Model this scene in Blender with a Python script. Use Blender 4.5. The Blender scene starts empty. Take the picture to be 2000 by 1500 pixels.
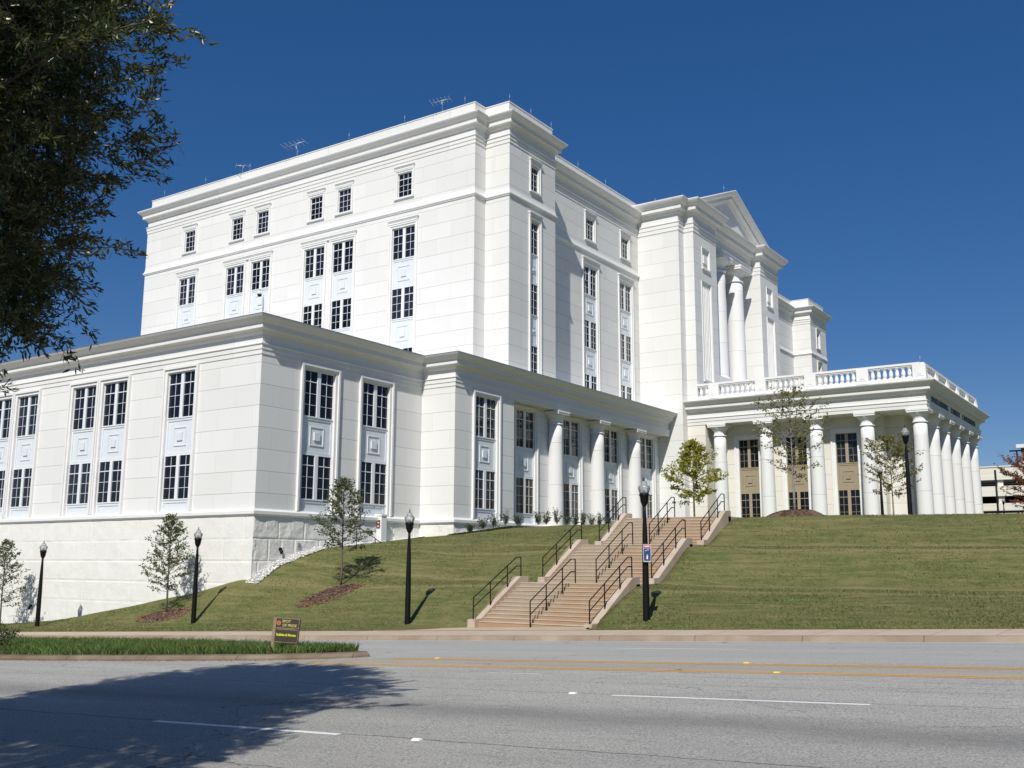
import bpy, math, random
import numpy as np
from mathutils import Vector, Matrix
D=bpy.data; SC=bpy.context.scene; COL=SC.collection
R_=math.radians
random.seed(7); RNG=np.random.default_rng(11)

# ------------------------------------------------------------------ camera
FPX=1986.3; YAW=R_(34.281); PIT=R_(10.059); ROL=R_(-0.251)
_f=Vector((-math.sin(YAW)*math.cos(PIT),math.cos(YAW)*math.cos(PIT),math.sin(PIT)))
_r=Vector((math.cos(YAW),math.sin(YAW),0)); _d=_f.cross(_r)
_c,_s=math.cos(ROL),math.sin(ROL)
CR=_c*_r+_s*_d; CD=-_s*_r+_c*_d; CF=_f
cam=D.objects.new('camera',D.cameras.new('camera')); COL.objects.link(cam)
M=Matrix.Identity(4)
for i in range(3):
    M[i][0]=CR[i]; M[i][1]=-CD[i]; M[i][2]=-CF[i]
cam.matrix_world=M
cam.data.sensor_width=36; cam.data.lens=36*FPX/2000; cam.data.clip_end=6000; cam.data.clip_start=.1
SC.camera=cam
# ------------------------------------------------------------------ sky, sun
SUN=Vector((.255,-.664,.703)).normalized()
w=D.worlds.new('World'); SC.world=w; w.use_nodes=True
nt=w.node_tree; bg=nt.nodes['Background']; sky=nt.nodes.new('ShaderNodeTexSky')
sky.sky_type='NISHITA'; sky.sun_disc=False
sky.sun_elevation=math.asin(SUN.z); sky.sun_rotation=math.atan2(SUN.x,SUN.y)
sky.altitude=300; sky.air_density=0.72; sky.dust_density=.05; sky.ozone_density=3.0
hs=nt.nodes.new('ShaderNodeHueSaturation'); hs.inputs['Saturation'].default_value=1.62; hs.inputs['Value'].default_value=1.0; hs.inputs['Hue'].default_value=.512
gm=nt.nodes.new('ShaderNodeGamma'); gm.inputs[1].default_value=.65; nt.links.new(sky.outputs[0],gm.inputs[0]); nt.links.new(gm.outputs[0],hs.inputs['Color']); nt.links.new(hs.outputs[0],bg.inputs[0]); bg.inputs[1].default_value=.13
sl=D.lights.new('sun','SUN'); sl.energy=4.6; sl.angle=R_(.53); sl.color=(1,.96,.885)
so=D.objects.new('sun',sl); COL.objects.link(so); so.rotation_euler=SUN.to_track_quat('Z','Y').to_euler(); so.location=(20,-40,60)
SC.view_settings.view_transform='Standard'; SC.view_settings.look='None'
SC.view_settings.exposure=.06; SC.view_settings.gamma=1
SC.render.engine='CYCLES'

# ------------------------------------------------------------------ helpers
def tag(o,label=None,cat=None,group=None,kind=None):
    if label: o['label']=label
    if cat: o['category']=cat
    if group: o['group']=group
    if kind: o['kind']=kind
    return o
def empty(name,label,cat,loc=(0,0,0),rz=0,group=None):
    o=D.objects.new(name,None); COL.objects.link(o); o.location=loc; o.rotation_euler=(0,0,rz)
    o.empty_display_size=.2
    return tag(o,label,cat,group)
class MB:
    def __init__(s): s.v=[]; s.f=[]; s.m=[]; s.sm=[]
    def poly(s,pts,m=0,sm=False):
        n=len(s.v); s.v+= [tuple(p) for p in pts]; s.f.append(tuple(range(n,n+len(pts)))); s.m.append(m); s.sm.append(sm)
    def box(s,x0,x1,y0,y1,z0,z1,m=0):
        if x0>x1:x0,x1=x1,x0
        if y0>y1:y0,y1=y1,y0
        n=len(s.v); s.v+=[(x0,y0,z0),(x1,y0,z0),(x1,y1,z0),(x0,y1,z0),(x0,y0,z1),(x1,y0,z1),(x1,y1,z1),(x0,y1,z1)]
        for q in ((0,3,2,1),(4,5,6,7),(0,1,5,4),(1,2,6,5),(2,3,7,6),(3,0,4,7)):
            s.f.append(tuple(n+i for i in q)); s.m.append(m); s.sm.append(False)
    def tube(s,pts,rad,seg=8,m=0,cap=True,sm=True):
        pts=[Vector(p) for p in pts]; n0=len(s.v); up=None
        for i,p in enumerate(pts):
            t=(pts[min(i+1,len(pts)-1)]-pts[max(i-1,0)]).normalized()
            if up is None or abs(up.dot(t))>.95:
                up=Vector((0,0,1)) if abs(t.z)<.9 else Vector((1,0,0))
            a=t.cross(up).normalized(); b=t.cross(a).normalized()
            r=rad[i] if hasattr(rad,'__len__') else rad
            for k in range(seg):
                an=2*math.pi*(k+.5)/seg; s.v.append(tuple(p+a*(r*math.cos(an))+b*(r*math.sin(an))))
        for i in range(len(pts)-1):
            for k in range(seg):
                a0=n0+i*seg+k; a1=n0+i*seg+(k+1)%seg
                s.f.append((a0,a1,a1+seg,a0+seg)); s.m.append(m); s.sm.append(sm)
        if cap:
            s.f.append(tuple(n0+k for k in range(seg))[::-1]); s.m.append(m); s.sm.append(False)
            e=n0+(len(pts)-1)*seg; s.f.append(tuple(e+k for k in range(seg))); s.m.append(m); s.sm.append(False)
    def lathe(s,prof,c=(0,0,0),seg=24,m=0,sm=True):
        n0=len(s.v)
        for r,z in prof:
            for k in range(seg):
                an=2*math.pi*k/seg; s.v.append((c[0]+r*math.cos(an),c[1]+r*math.sin(an),c[2]+z))
        for i in range(len(prof)-1):
            for k in range(seg):
                a0=n0+i*seg+k; a1=n0+i*seg+(k+1)%seg
                s.f.append((a0,a1,a1+seg,a0+seg)); s.m.append(m); s.sm.append(sm)
        s.f.append(tuple(n0+k for k in range(seg))[::-1]); s.m.append(m); s.sm.append(False)
        e=n0+(len(prof)-1)*seg; s.f.append(tuple(e+k for k in range(seg))); s.m.append(m); s.sm.append(False)
    def mesh(s,name,mats):
        me=D.meshes.new(name); me.from_pydata(s.v,[],s.f)
        for m in (mats if isinstance(mats,(list,tuple)) else [mats]): me.materials.append(m)
        me.polygons.foreach_set('material_index',s.m); me.polygons.foreach_set('use_smooth',s.sm); me.update(); return me
    def build(s,name,mats,parent=None,loc=None):
        o=D.objects.new(name,s.mesh(name,mats)); COL.objects.link(o)
        if parent is not None: o.parent=parent
        if loc is not None: o.location=loc
        return o
def obj(name,me,parent=None,loc=(0,0,0),rot=(0,0,0)):
    o=D.objects.new(name,me); COL.objects.link(o); o.parent=parent; o.location=loc; o.rotation_euler=rot; return o
def np_mesh(name,V,F,mats,midx=None,smooth=False):
    V=np.asarray(V,np.float32); F=np.asarray(F,np.int32); k=F.shape[1]
    me=D.meshes.new(name); me.vertices.add(len(V)); me.vertices.foreach_set('co',V.ravel())
    me.loops.add(F.size); me.loops.foreach_set('vertex_index',F.ravel())
    me.polygons.add(len(F)); me.polygons.foreach_set('loop_start',np.arange(0,F.size,k,dtype=np.int32))
    me.polygons.foreach_set('loop_total',np.full(len(F),k,np.int32))
    for m in (mats if isinstance(mats,(list,tuple)) else [mats]): me.materials.append(m)
    if midx is not None: me.polygons.foreach_set('material_index',np.asarray(midx,np.int32))
    me.polygons.foreach_set('use_smooth',np.full(len(F),smooth)); me.update(calc_edges=True); me.validate(); return me

# ------------------------------------------------------------------ materials
class NT:
    def __init__(s,name):
        s.mat=D.materials.new(name); s.mat.use_nodes=True; s.t=s.mat.node_tree; s.b=s.t.nodes['Principled BSDF']; s.out=s.t.nodes['Material Output']
    def n(s,typ,**k):
        nd=s.t.nodes.new('ShaderNode'+typ)
        for a,b in k.items(): setattr(nd,a,b)
        return nd
    def l(s,a,b): s.t.links.new(a,b)
    def math(s,op,a,b=None,c=None):
        nd=s.n('Math',operation=op)
        for i,v in enumerate((a,b,c)):
            if v is None: continue
            if isinstance(v,(int,float)): nd.inputs[i].default_value=v
            else: s.l(v,nd.inputs[i])
        return nd.outputs[0]
    def noise(s,scale,detail=4,rough=.5,vec=None,dist=0):
        nd=s.n('TexNoise'); nd.inputs['Scale'].default_value=scale; nd.inputs['Detail'].default_value=detail; nd.inputs['Roughness'].default_value=rough; nd.inputs['Distortion'].default_value=dist
        if vec is not None: s.l(vec,nd.inputs['Vector'])
        return nd.outputs[0]
    def ramp(s,fac,stops):
        nd=s.n('ValToRGB'); e=nd.color_ramp.elements
        while len(e)<len(stops): e.new(.5)
        for i,(p,c) in enumerate(stops):
            e[i].position=p; e[i].color=(*c,1) if len(c)==3 else c
        s.l(fac,nd.inputs[0]); return nd.outputs[0]
    def mix(s,fac,a,b,mode='MIX'):
        nd=s.n('Mix',data_type='RGBA',blend_type=mode)
        for sk,v in ((0,fac),(6,a),(7,b)):
            if isinstance(v,(int,float)): nd.inputs[sk].default_value=v
            elif isinstance(v,tuple): nd.inputs[sk].default_value=(*v,1)
            else: s.l(v,nd.inputs[sk])
        return nd.outputs[2]
    def pos(s): return s.n('NewGeometry').outputs['Position']
    def base(s,c):
        if isinstance(c,tuple): s.b.inputs['Base Color'].default_value=(*c,1)
        else: s.l(c,s.b.inputs['Base Color'])
        return s
    def set(s,rough=.5,metal=0,spec=None):
        s.b.inputs['Roughness'].default_value=rough; s.b.inputs['Metallic'].default_value=metal
        if spec is not None: s.b.inputs['Specular IOR Level'].default_value=spec
        return s
    def bump(s,h,strength=.3,dist=.02):
        nd=s.n('Bump'); nd.inputs['Strength'].default_value=strength; nd.inputs['Distance'].default_value=dist
        s.l(h,nd.inputs['Height']); s.l(nd.outputs[0],s.b.inputs['Normal']); return s
def scaled(N,vec,sc):
    m=N.n('Mapping'); m.inputs['Scale'].default_value=sc; N.l(vec,m.inputs[0]); return m.outputs[0]
def simple(name,c,rough=.5,metal=0,var=0,scale=8,spec=None,bump=0):
    N=NT(name)
    if var:
        p=N.pos(); nz=N.noise(scale,5,.6,p)
        N.base(N.ramp(nz,[(.3,tuple(max(0,x*(1-var)) for x in c)),(.7,tuple(min(1,x*(1+var)) for x in c))]))
        if bump: N.bump(nz,bump,.02)
    else: N.base(c)
    N.set(rough,metal,spec); return N.mat
def panel_mat(name,col,z0,h,wide,joint=(.36,.37,.37),jw=.012,var=.05,vw=.007):
    """precast panels: horizontal joints every h, staggered vertical joints"""
    N=NT(name); P=N.pos(); sp=N.n('SeparateXYZ'); N.l(P,sp.inputs[0])
    g=N.n('NewGeometry'); sn=N.n('SeparateXYZ'); N.l(g.outputs['True Normal'],sn.inputs[0])
    isx=N.math('GREATER_THAN',N.math('ABSOLUTE',sn.outputs[0]),.5)
    u=N.math('ADD',N.math('MULTIPLY',isx,sp.outputs[1]),N.math('MULTIPLY',N.math('SUBTRACT',1,isx),sp.outputs[0]))
    zz=N.math('DIVIDE',N.math('SUBTRACT',sp.outputs[2],z0),h)
    row=N.math('FLOOR',zz); fz=N.math('FRACT',zz)
    hj=N.math('LESS_THAN',N.math('MULTIPLY',N.math('PINGPONG',zz,.5),1),jw/h)   # zz near integer
    st=N.math('MULTIPLY',N.math('PINGPONG',row,1),.5)
    uu=N.math('ADD',N.math('DIVIDE',u,wide),st)
    vj=N.math('MULTIPLY',N.math('LESS_THAN',N.math('PINGPONG',uu,.5),vw/wide),.45)
    cmb=N.n('CombineXYZ'); N.l(N.math('FLOOR',uu),cmb.inputs[0]); N.l(row,cmb.inputs[1]); N.l(isx,cmb.inputs[2])
    wn=N.n('TexWhiteNoise',noise_dimensions='3D'); N.l(cmb.outputs[0],wn.inputs[0])
    dirt=N.noise(.35,5,.6,P)
    st2=N.noise(1.0,4,.6,scaled(N,P,(1.6,1.6,.22)))
    a=N.mix(wn.outputs[0],tuple(x*(1-var) for x in col),tuple(min(1,x*(1+var*.4)) for x in col))
    a=N.mix(N.math('MULTIPLY',N.ramp(dirt,[(.35,(0,0,0)),(.75,(1,1,1))]),.25),a,tuple(x*k for x,k in zip(col,(.93,.915,.87))))
    a=N.mix(N.math('MULTIPLY',N.ramp(st2,[(.55,(0,0,0)),(.75,(1,1,1))]),.22),a,(col[0]*.88,col[1]*.875,col[2]*.84))
    jf=N.math('MAXIMUM',N.math('MULTIPLY',hj,.9),vj)
    N.base(N.mix(jf,a,joint)); N.set(.75,0,.3)
    hgt=N.math('SUBTRACT',N.math('MULTIPLY',N.noise(60,3,.6,P),.15),N.math('MAXIMUM',hj,N.math('MULTIPLY',vj,2)))
    N.bump(hgt,.5,.012); return N.mat

WHITE=(.72,.718,.705)
m_low=panel_mat('precast_low',WHITE,2.36,1.095,2.62)
m_tow=panel_mat('precast_tower',WHITE,22.97-1.1*22,1.1,2.62)
m_pav=panel_mat('precast_pavilion',WHITE,28.0-1.28*24,1.28,2.35)
m_ent=panel_mat('precast_entablature',WHITE,-500,999,5.85,vw=.011)
m_trim=simple('painted_trim',(.73,.73,.72),.7,var=.035,scale=1.3,spec=.3)
m_col=panel_mat('precast_column',(.73,.73,.73),2.45,2.9,400,jw=.012)
m_span=simple('spandrel_panel',(.66,.70,.73),.45,var=.03,scale=2)
m_tan=simple('tan_spandrel',(.30,.255,.17),.5,var=.05,scale=3)
m_frame=simple('window_frame_white',(.74,.76,.78),.4)
m_tanframe=simple('window_frame_tan',(.33,.28,.19),.4)
m_cream=panel_mat('precast_portico_wall',(.70,.68,.615),2.36,1.16,1.9)
m_flash=simple('metal_flashing',(.33,.33,.34),.35,.6)
def glass_mat(name,c,rough=.04):
    N=NT(name); P=N.pos(); nz=N.noise(.8,3,.6,scaled(N,P,(1,1,.6)))
    N.base(N.ramp(nz,[(.35,tuple(x*.5 for x in c)),(.7,tuple(x*1.7 for x in c))])); oi=N.n('ObjectInfo'); bc=N.mix(N.ramp(oi.outputs['Random'],[(.45,(0,0,0)),(1,(1,1,1))]),N.ramp(nz,[(.35,tuple(x*.5 for x in c)),(.7,tuple(x*1.7 for x in c))]),tuple(x*3.2 for x in c)); N.base(bc); N.set(rough,0,.33)
    N.bump(N.noise(2.5,2,.5,P),.06,.01); return N.mat
m_glass=glass_mat('dark_glass',(.006,.007,.012))
m_glassb=glass_mat('brown_reflection_glass',(.03,.027,.024))  # brownish reflection on the colonnade panes, put into the base colour
m_black=simple('black_metal',(.005,.0045,.005),.5,0,spec=.22)

def conc(name,c1,c2,red=None,joint=None):
    N=NT(name); P=N.pos(); n1=N.noise(1.1,6,.65,P); n2=N.noise(40,3,.6,P)
    a=N.ramp(n1,[(.3,c1),(.7,c2)])
    if red:
        n3=N.noise(.5,4,.6,P,.5); a=N.mix(N.math('MULTIPLY',N.ramp(n3,[(.4,(0,0,0)),(.65,(1,1,1))]),.75),a,red)
    a=N.mix(N.math('MULTIPLY',n2,.25),a,tuple(x*.6 for x in c1))
    if joint:
        sp=N.n('SeparateXYZ'); N.l(P,sp.inputs[0])
        j=N.math('LESS_THAN',N.math('PINGPONG',N.math('DIVIDE',sp.outputs[0],joint),.5),.012/joint)
        a=N.mix(N.math('MULTIPLY',j,.8),a,tuple(x*.3 for x in c1))
    N.base(a); N.set(.85,0,.25); N.bump(n2,.25,.01); return N.mat
m_walk=conc('sidewalk_concrete',(.47,.385,.29),(.57,.48,.375),(.50,.37,.26),1.5)
m_curb=conc('curb_concrete',(.27,.21,.15),(.38,.315,.24),(.23,.16,.11),3.05)
m_curb2=conc('island_curb_concrete',(.17,.135,.095),(.30,.25,.19),(.12,.08,.05),3.05)
m_cheek=conc('cheek_wall_concrete',(.46,.38,.29),(.58,.50,.41),(.45,.32,.22))
def step_mat():
    N=NT('step_concrete'); P=N.pos(); sp=N.n('SeparateXYZ'); N.l(P,sp.inputs[0])
    n1=N.noise(1.2,6,.65,P); n2=N.noise(35,3,.6,P)
    g=N.math('ADD',N.math('MULTIPLY',N.math('ADD',sp.outputs[0],21.8),.24),N.math('MULTIPLY',N.math('SUBTRACT',n1,.5),2.2))
    g=N.n('Clamp').outputs[0] if False else g
    a=N.mix(N.ramp(g,[(.0,(0,0,0)),(.9,(1,1,1))]),(.37,.305,.225),(.37,.235,.14))
    low=N.math('SUBTRACT',-1.55,sp.outputs[2]); a=N.mix(N.ramp(low,[(0,(0,0,0)),(.6,(.8,.8,.8))]),a,(.38,.245,.15))
    blot=N.noise(3.2,5,.7,scaled(N,P,(1,1,.5))); a=N.mix(N.math('MULTIPLY',N.ramp(blot,[(.5,(0,0,0)),(.7,(1,1,1))]),.4),a,(.24,.20,.155))
    a=N.mix(N.math('MULTIPLY',n2,.2),a,(.18,.12,.08))
    N.base(a); N.set(.85,0,.2); N.bump(n2,.3,.01); return N.mat
m_step=step_mat()
def grass_mat(name,cols,sc=1.0):
    N=NT(name); P=N.pos()
    n1=N.noise(.28*sc,5,.6,P,.3); n2=N.noise(1.6*sc,6,.7,scaled(N,P,(1,2.2,2.2)),.6); n3=N.noise(14,5,.75,scaled(N,P,(1,1.8,1.8)))
    a=N.ramp(n1,[(.32,cols[0]),(.55,cols[1]),(.72,cols[2])])
    a=N.mix(N.math('MULTIPLY',N.ramp(n2,[(.42,(0,0,0)),(.64,(1,1,1))]),.85),a,cols[3])
    a=N.mix(N.math('MULTIPLY',N.ramp(n3,[(.35,(1,1,1)),(.58,(0,0,0))]),.62),a,cols[4])
    st_=N.noise(1.0,5,.7,scaled(N,P,(.35,3.2,3.2)),.8); a=N.mix(N.math('MULTIPLY',N.ramp(st_,[(.47,(0,0,0)),(.66,(1,1,1))]),.55),a,cols[6])
    spy=N.n('SeparateXYZ'); N.l(P,spy.inputs[0]); yy_=N.math('ADD',spy.outputs[1],N.math('MULTIPLY',N.math('SUBTRACT',N.noise(.5,3,.5,P),.5),1.0))
    for y_,w_ in ((34.5,.35),(36.6,.3),(39.5,.3),(41.4,.35)):
        bnd=N.ramp(N.math('ABSOLUTE',N.math('SUBTRACT',yy_,y_)),[(.0,(1,1,1)),(w_,(0,0,0))]); a=N.mix(N.math('MULTIPLY',bnd,.62),a,cols[6])
    fine=N.noise(55,3,.8,P); a=N.mix(N.math('MULTIPLY',N.ramp(fine,[(.38,(1,1,1)),(.52,(0,0,0))]),.45),a,cols[4]); a=N.mix(N.math('MULTIPLY',N.ramp(fine,[(.56,(0,0,0)),(.68,(1,1,1))]),.35),a,cols[6])
    dirt=N.noise(.7,5,.7,P,1.2); a=N.mix(N.math('MULTIPLY',N.ramp(dirt,[(.69,(0,0,0)),(.76,(1,1,1))]),.6),a,cols[5])
    N.base(a); N.set(.9,0,.1); N.bump(n3,.9,.05); return N.mat
m_lawn=grass_mat('lawn_grass',[(.088,.124,.036),(.135,.150,.048),(.195,.180,.072),(.225,.20,.088),(.040,.060,.018),(.29,.185,.10),(.30,.255,.125)])
m_blade=simple('lawn_blades',(.15,.165,.06),.8,var=.6,scale=5,spec=.15)
m_tuft=simple('liriope_blades',(.085,.135,.032),.5,var=.6,scale=3.5,spec=.35)
def asphalt():
    N=NT('asphalt'); P=N.pos(); sp=N.n('SeparateXYZ'); N.l(P,sp.inputs[0])
    agg=N.noise(38,4,.8,P); agg2=N.n('TexVoronoi'); N.l(P,agg2.inputs[0]); agg2.inputs['Scale'].default_value=42
    big=N.noise(.45,5,.6,scaled(N,P,(.45,1.6,1)))
    a=N.ramp(big,[(.3,(.385,.376,.345)),(.7,(.485,.47,.43))])
    a=N.mix(N.ramp(agg,[(.36,(1,1,1)),(.52,(0,0,0))]),a,(.075,.074,.072))
    a=N.mix(N.ramp(agg,[(.56,(0,0,0)),(.72,(1,1,1))]),a,(.66,.645,.61))
    a=N.mix(N.math('MULTIPLY',N.ramp(agg2.outputs['Distance'],[(.0,(1,1,1)),(.35,(0,0,0))]),.25),a,(.50,.49,.465))
    # dark worn wheel track near the camera, light clay film on the painted median and far side
    yn=N.math('ADD',sp.outputs[1],N.math('MULTIPLY',N.noise(.5,3,.5,P),.9))
    t=N.math('ABSOLUTE',N.math('SUBTRACT',yn,12.9)); a=N.mix(N.math('MULTIPLY',N.ramp(t,[(.15,(1,1,1)),(1.3,(0,0,0))]),.42),a,(.07,.07,.07))
    stk_=N.noise(1.0,6,.75,scaled(N,P,(.7,7,1)),.3); a=N.mix(N.math('MULTIPLY',N.ramp(stk_,[(.55,(0,0,0)),(.70,(1,1,1))]),.35),a,(.10,.10,.098))
    nr_=N.n('MapRange'); nr_.inputs[1].default_value=15.5; nr_.inputs[2].default_value=9; N.l(sp.outputs[1],nr_.inputs[0]); a=N.mix(N.math('MULTIPLY',nr_.outputs[0],.30),a,(.18,.178,.172))
    t=N.math('ABSOLUTE',N.math('SUBTRACT',sp.outputs[1],19.05)); a=N.mix(N.math('MULTIPLY',N.ramp(t,[(.45,(1,1,1)),(.8,(0,0,0))]),.5),a,(.34,.29,.21))
    far=N.ramp(sp.outputs[1],[(0,(0,0,0)),(1,(1,1,1))])
    fr=N.n('MapRange'); fr.inputs[1].default_value=19.8; fr.inputs[2].default_value=21; N.l(sp.outputs[1],fr.inputs[0])
    a=N.mix(N.math('MULTIPLY',fr.outputs[0],.45),a,(.37,.368,.355))
    # long seams + wandering cracks
    wob=N.math('MULTIPLY',N.math('SUBTRACT',N.noise(1.1,5,.65,P),.5),.22)
    cr=None
    for ys,wd in ((10.28,.016),(14.72,.012),(17.4,.009),(21.3,.010),(22.6,.01),(24.9,.012),(8.3,.01),(16.2,.008)):
        d=N.math('LESS_THAN',N.math('ABSOLUTE',N.math('SUBTRACT',N.math('ADD',sp.outputs[1],wob),ys)),wd)
        cr=d if cr is None else N.math('MAXIMUM',cr,d)
    v=N.n('TexVoronoi',feature='DISTANCE_TO_EDGE'); v.inputs['Scale'].default_value=.17
    nv=N.n('TexNoise'); nv.inputs['Scale'].default_value=.9; nv.inputs['Detail'].default_value=7; nv.inputs['Roughness'].default_value=.65; N.l(P,nv.inputs[0])
    vm=N.n('VectorMath',operation='MULTIPLY_ADD'); N.l(nv.outputs['Color'],vm.inputs[0]); vm.inputs[1].default_value=(1.6,1.6,0); N.l(P,vm.inputs[2]); N.l(vm.outputs[0],v.inputs[0])
    vc=N.math('MULTIPLY',N.math('LESS_THAN',v.outputs[0],.0015),N.math('GREATER_THAN',N.noise(.25,2,.5,P),.47))
    cr=N.math('MAXIMUM',cr,vc)
    a=N.mix(N.math('MULTIPLY',cr,.8),a,(.035,.034,.035))
    N.base(a); N.set(.8,0,.35); N.bump(N.math('SUBTRACT',agg,N.math('MULTIPLY',cr,.8)),.7,.012); return N.mat
m_asph=asphalt()
def paint(name,c):
    N=NT(name); P=N.pos(); n=N.noise(9,6,.75,P); f=N.noise(70,3,.7,P)
    a=N.mix(N.ramp(n,[(.60,(0,0,0)),(.72,(1,1,1))]),c,(.20,.195,.18)); a=N.mix(N.math('MULTIPLY',N.ramp(f,[(.35,(1,1,1)),(.5,(0,0,0))]),.3),a,(.2,.19,.17))
    N.base(a); N.set(.6); return N.mat
m_wpaint=paint('white_road_paint',(.80,.80,.78)); m_ypaint=paint('yellow_road_paint',(.70,.36,.055))
m_rwhite=simple('reflector_white',(.8,.8,.78),.4); m_ryel=simple('reflector_yellow',(.75,.5,.15),.4)
def rock_mat():
    N=NT('split_face_block'); P=N.pos(); n=N.noise(7,7,.7,P); n2=N.noise(1.2,4,.6,P)
    a=N.ramp(n2,[(.3,(.71,.70,.655)),(.7,(.76,.755,.72))]); a=N.mix(N.math('MULTIPLY',N.ramp(n,[(.3,(1,1,1)),(.5,(0,0,0))]),.2),a,(.52,.50,.45))
    N.base(a); N.set(.85,0,.2); N.bump(n,.5,.025); return N.mat
m_rock=rock_mat()
m_gravel=simple('white_gravel',(.72,.71,.68),.8,var=.3,scale=9,bump=.8)
m_mulch=simple('red_mulch',(.125,.075,.05),.9,var=.55,scale=7,bump=.9)
m_straw=simple('dry_mulch_edge',(.36,.21,.11),.9,var=.5,scale=11,bump=.9)
m_bark=simple('bark',(.115,.095,.078),.9,var=.4,scale=12,bump=.5)
m_bark2=simple('pale_bark',(.25,.225,.195),.9,var=.3,scale=10,bump=.5)
def leaf_mat(name,c,c2,rough=.45,trans=.35):
    N=NT(name); P=N.pos(); n=N.noise(1.1,3,.6,P); n2=N.n('TexWhiteNoise',noise_dimensions='3D')
    v=N.n('VectorMath',operation='SNAP'); N.l(P,v.inputs[0]); v.inputs[1].default_value=(.12,.12,.12); N.l(v.outputs[0],n2.inputs[0])
    a=N.mix(N.ramp(n,[(.35,(0,0,0)),(.65,(1,1,1))]),c,c2); a=N.mix(N.math('MULTIPLY',n2.outputs[0],.6),a,tuple(x*.45 for x in c))
    N.base(a); N.set(rough,0,.45)
    tr=N.n('BsdfTranslucent'); N.l(a,tr.inputs[0]); mx=N.n('MixShader'); mx.inputs[0].default_value=trans
    N.l(N.b.outputs[0],mx.inputs[1]); N.l(tr.outputs[0],mx.inputs[2]); N.l(mx.outputs[0],N.out.inputs[0]); return N.mat
m_oak=leaf_mat('willow_oak_leaves',(.055,.080,.024),(.115,.118,.038),.35,.25)
m_leafd=leaf_mat('dark_young_leaves',(.085,.125,.035),(.15,.17,.055))
m_leafy=leaf_mat('yellow_green_leaves',(.33,.36,.055),(.46,.42,.06))
m_leafo=leaf_mat('olive_leaves',(.15,.16,.035),(.30,.25,.045))
m_leafr=leaf_mat('red_autumn_leaves',(.26,.10,.06),(.34,.16,.07))
m_shrub=leaf_mat('shrub_leaves',(.040,.065,.020),(.075,.10,.03),.4,.15)
m_ground=simple('earth',(.12,.10,.07),.95,var=.3,scale=.5)
m_pglass=None
def clear_glass():
    N=NT('lamp_glass'); N.t.nodes.remove(N.b)
    a=N.n('BsdfTransparent'); a.inputs[0].default_value=(.80,.82,.82,1); g=N.n('BsdfGlossy'); g.inputs[0].default_value=(.9,.9,.9,1); g.inputs['Roughness'].default_value=.12
    d=N.n('BsdfDiffuse'); d.inputs[0].default_value=(.75,.77,.77,1)
    m1=N.n('MixShader'); m1.inputs[0].default_value=.32; N.l(a.outputs[0],m1.inputs[1]); N.l(d.outputs[0],m1.inputs[2])
    m2=N.n('MixShader'); fr=N.n('Fresnel'); fr.inputs[0].default_value=1.6; N.l(fr.outputs[0],m2.inputs[0]); N.l(m1.outputs[0],m2.inputs[1]); N.l(g.outputs[0],m2.inputs[2])
    N.l(m2.outputs[0],N.out.inputs[0]); return N.mat
m_lglass=clear_glass()
# ------------------------------------------------------------------ ground: road grade and lawn height field
def G(x):                                   # the street climbs 4.1 % to the right, easing off far away
    if x>40: return .041*40+.01*(x-40)
    if x<-110: return -.041*110+.01*(x+110)
    return .041*x
CY=[(-60,-1.75),(2.2,-1.75),(2.3,-1.77),(2.42,-1.92),(5.5,-1.95),(10.2,-1.80),(14.6,-1.69),(18.3,-1.63),(19.8,-1.60),(23.5,-1.565),(27.0,-1.60)]
def CR_(y): return float(np.interp(y,[a for a,b in CY],[b for a,b in CY]))
def road_z(x,y): return G(x)+CR_(y)
def strip(name,ys,mat,dz,x0,x1,dx=4,cfun=None,kind='structure'):
    b=MB(); xs=list(np.arange(x0,x1,dx))+[x1]; cf=cfun or CR_
    n0=0
    for x in xs:
        for y in ys: b.v.append((x,y,G(x)+cf(y)+dz))
    k=len(ys)
    for i in range(len(xs)-1):
        for j in range(k-1):
            a=i*k+j; b.f.append((a,a+k,a+k+1,a+1)); b.m.append(0); b.sm.append(True)
    o=b.build(name,mat); return tag(o,kind=kind)
strip('road',[2.42,5.5,8,10.2,12.5,14.6,16.5,18.3,19.8,21.6,23.5,25.3,27.02],m_asph,0,-260,220)
strip('near_verge',[-80,-30,-8,-1.0],m_lawn,-.02,-260,220)
strip('near_sidewalk',[-1.0,.6,2.22],m_walk,.0,-260,220)
# curbs as profiles swept along the street
def curb(name,prof,mat,x0,x1):
    b=MB(); xs=list(np.arange(x0,x1,4))+[x1]; k=len(prof)
    for x in xs:
        for y,c in prof: b.v.append((x,y,G(x)+c))
    for i in range(len(xs)-1):
        for j in range(k-1):
            a=i*k+j; b.f.append((a,a+k,a+k+1,a+1)); b.m.append(0); b.sm.append(False)
    return tag(b.build(name,mat),kind='structure')
curb('near_curb',[(2.22,-1.75),(2.38,-1.76),(2.43,-1.95)],m_curb,-260,220)
curb('far_curb',[(26.98,-1.66),(26.985,-1.585),(27.03,-1.47),(27.06,-1.445),(27.2,-1.44)],m_curb,-260,220)
curb('far_gutter_line',[(26.84,-1.5932),(26.97,-1.5935)],m_wpaint,-60,220)
curb('sidewalk',[(27.2,-1.443),(28.3,-1.42),(29.56,-1.40)],m_walk,-260,220)
# stairs apron widening the sidewalk
b=MB()
ap=[(-27.2,29.5),(-17.0,29.5),(-17.7,30.4),(-18.4,31.95),(-23.5,31.95),(-24.3,31.4)]
b.poly([(x,y,G(x)-1.392) for x,y in ap]); tag(b.build('stairs_apron',m_walk),kind='structure')
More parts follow.
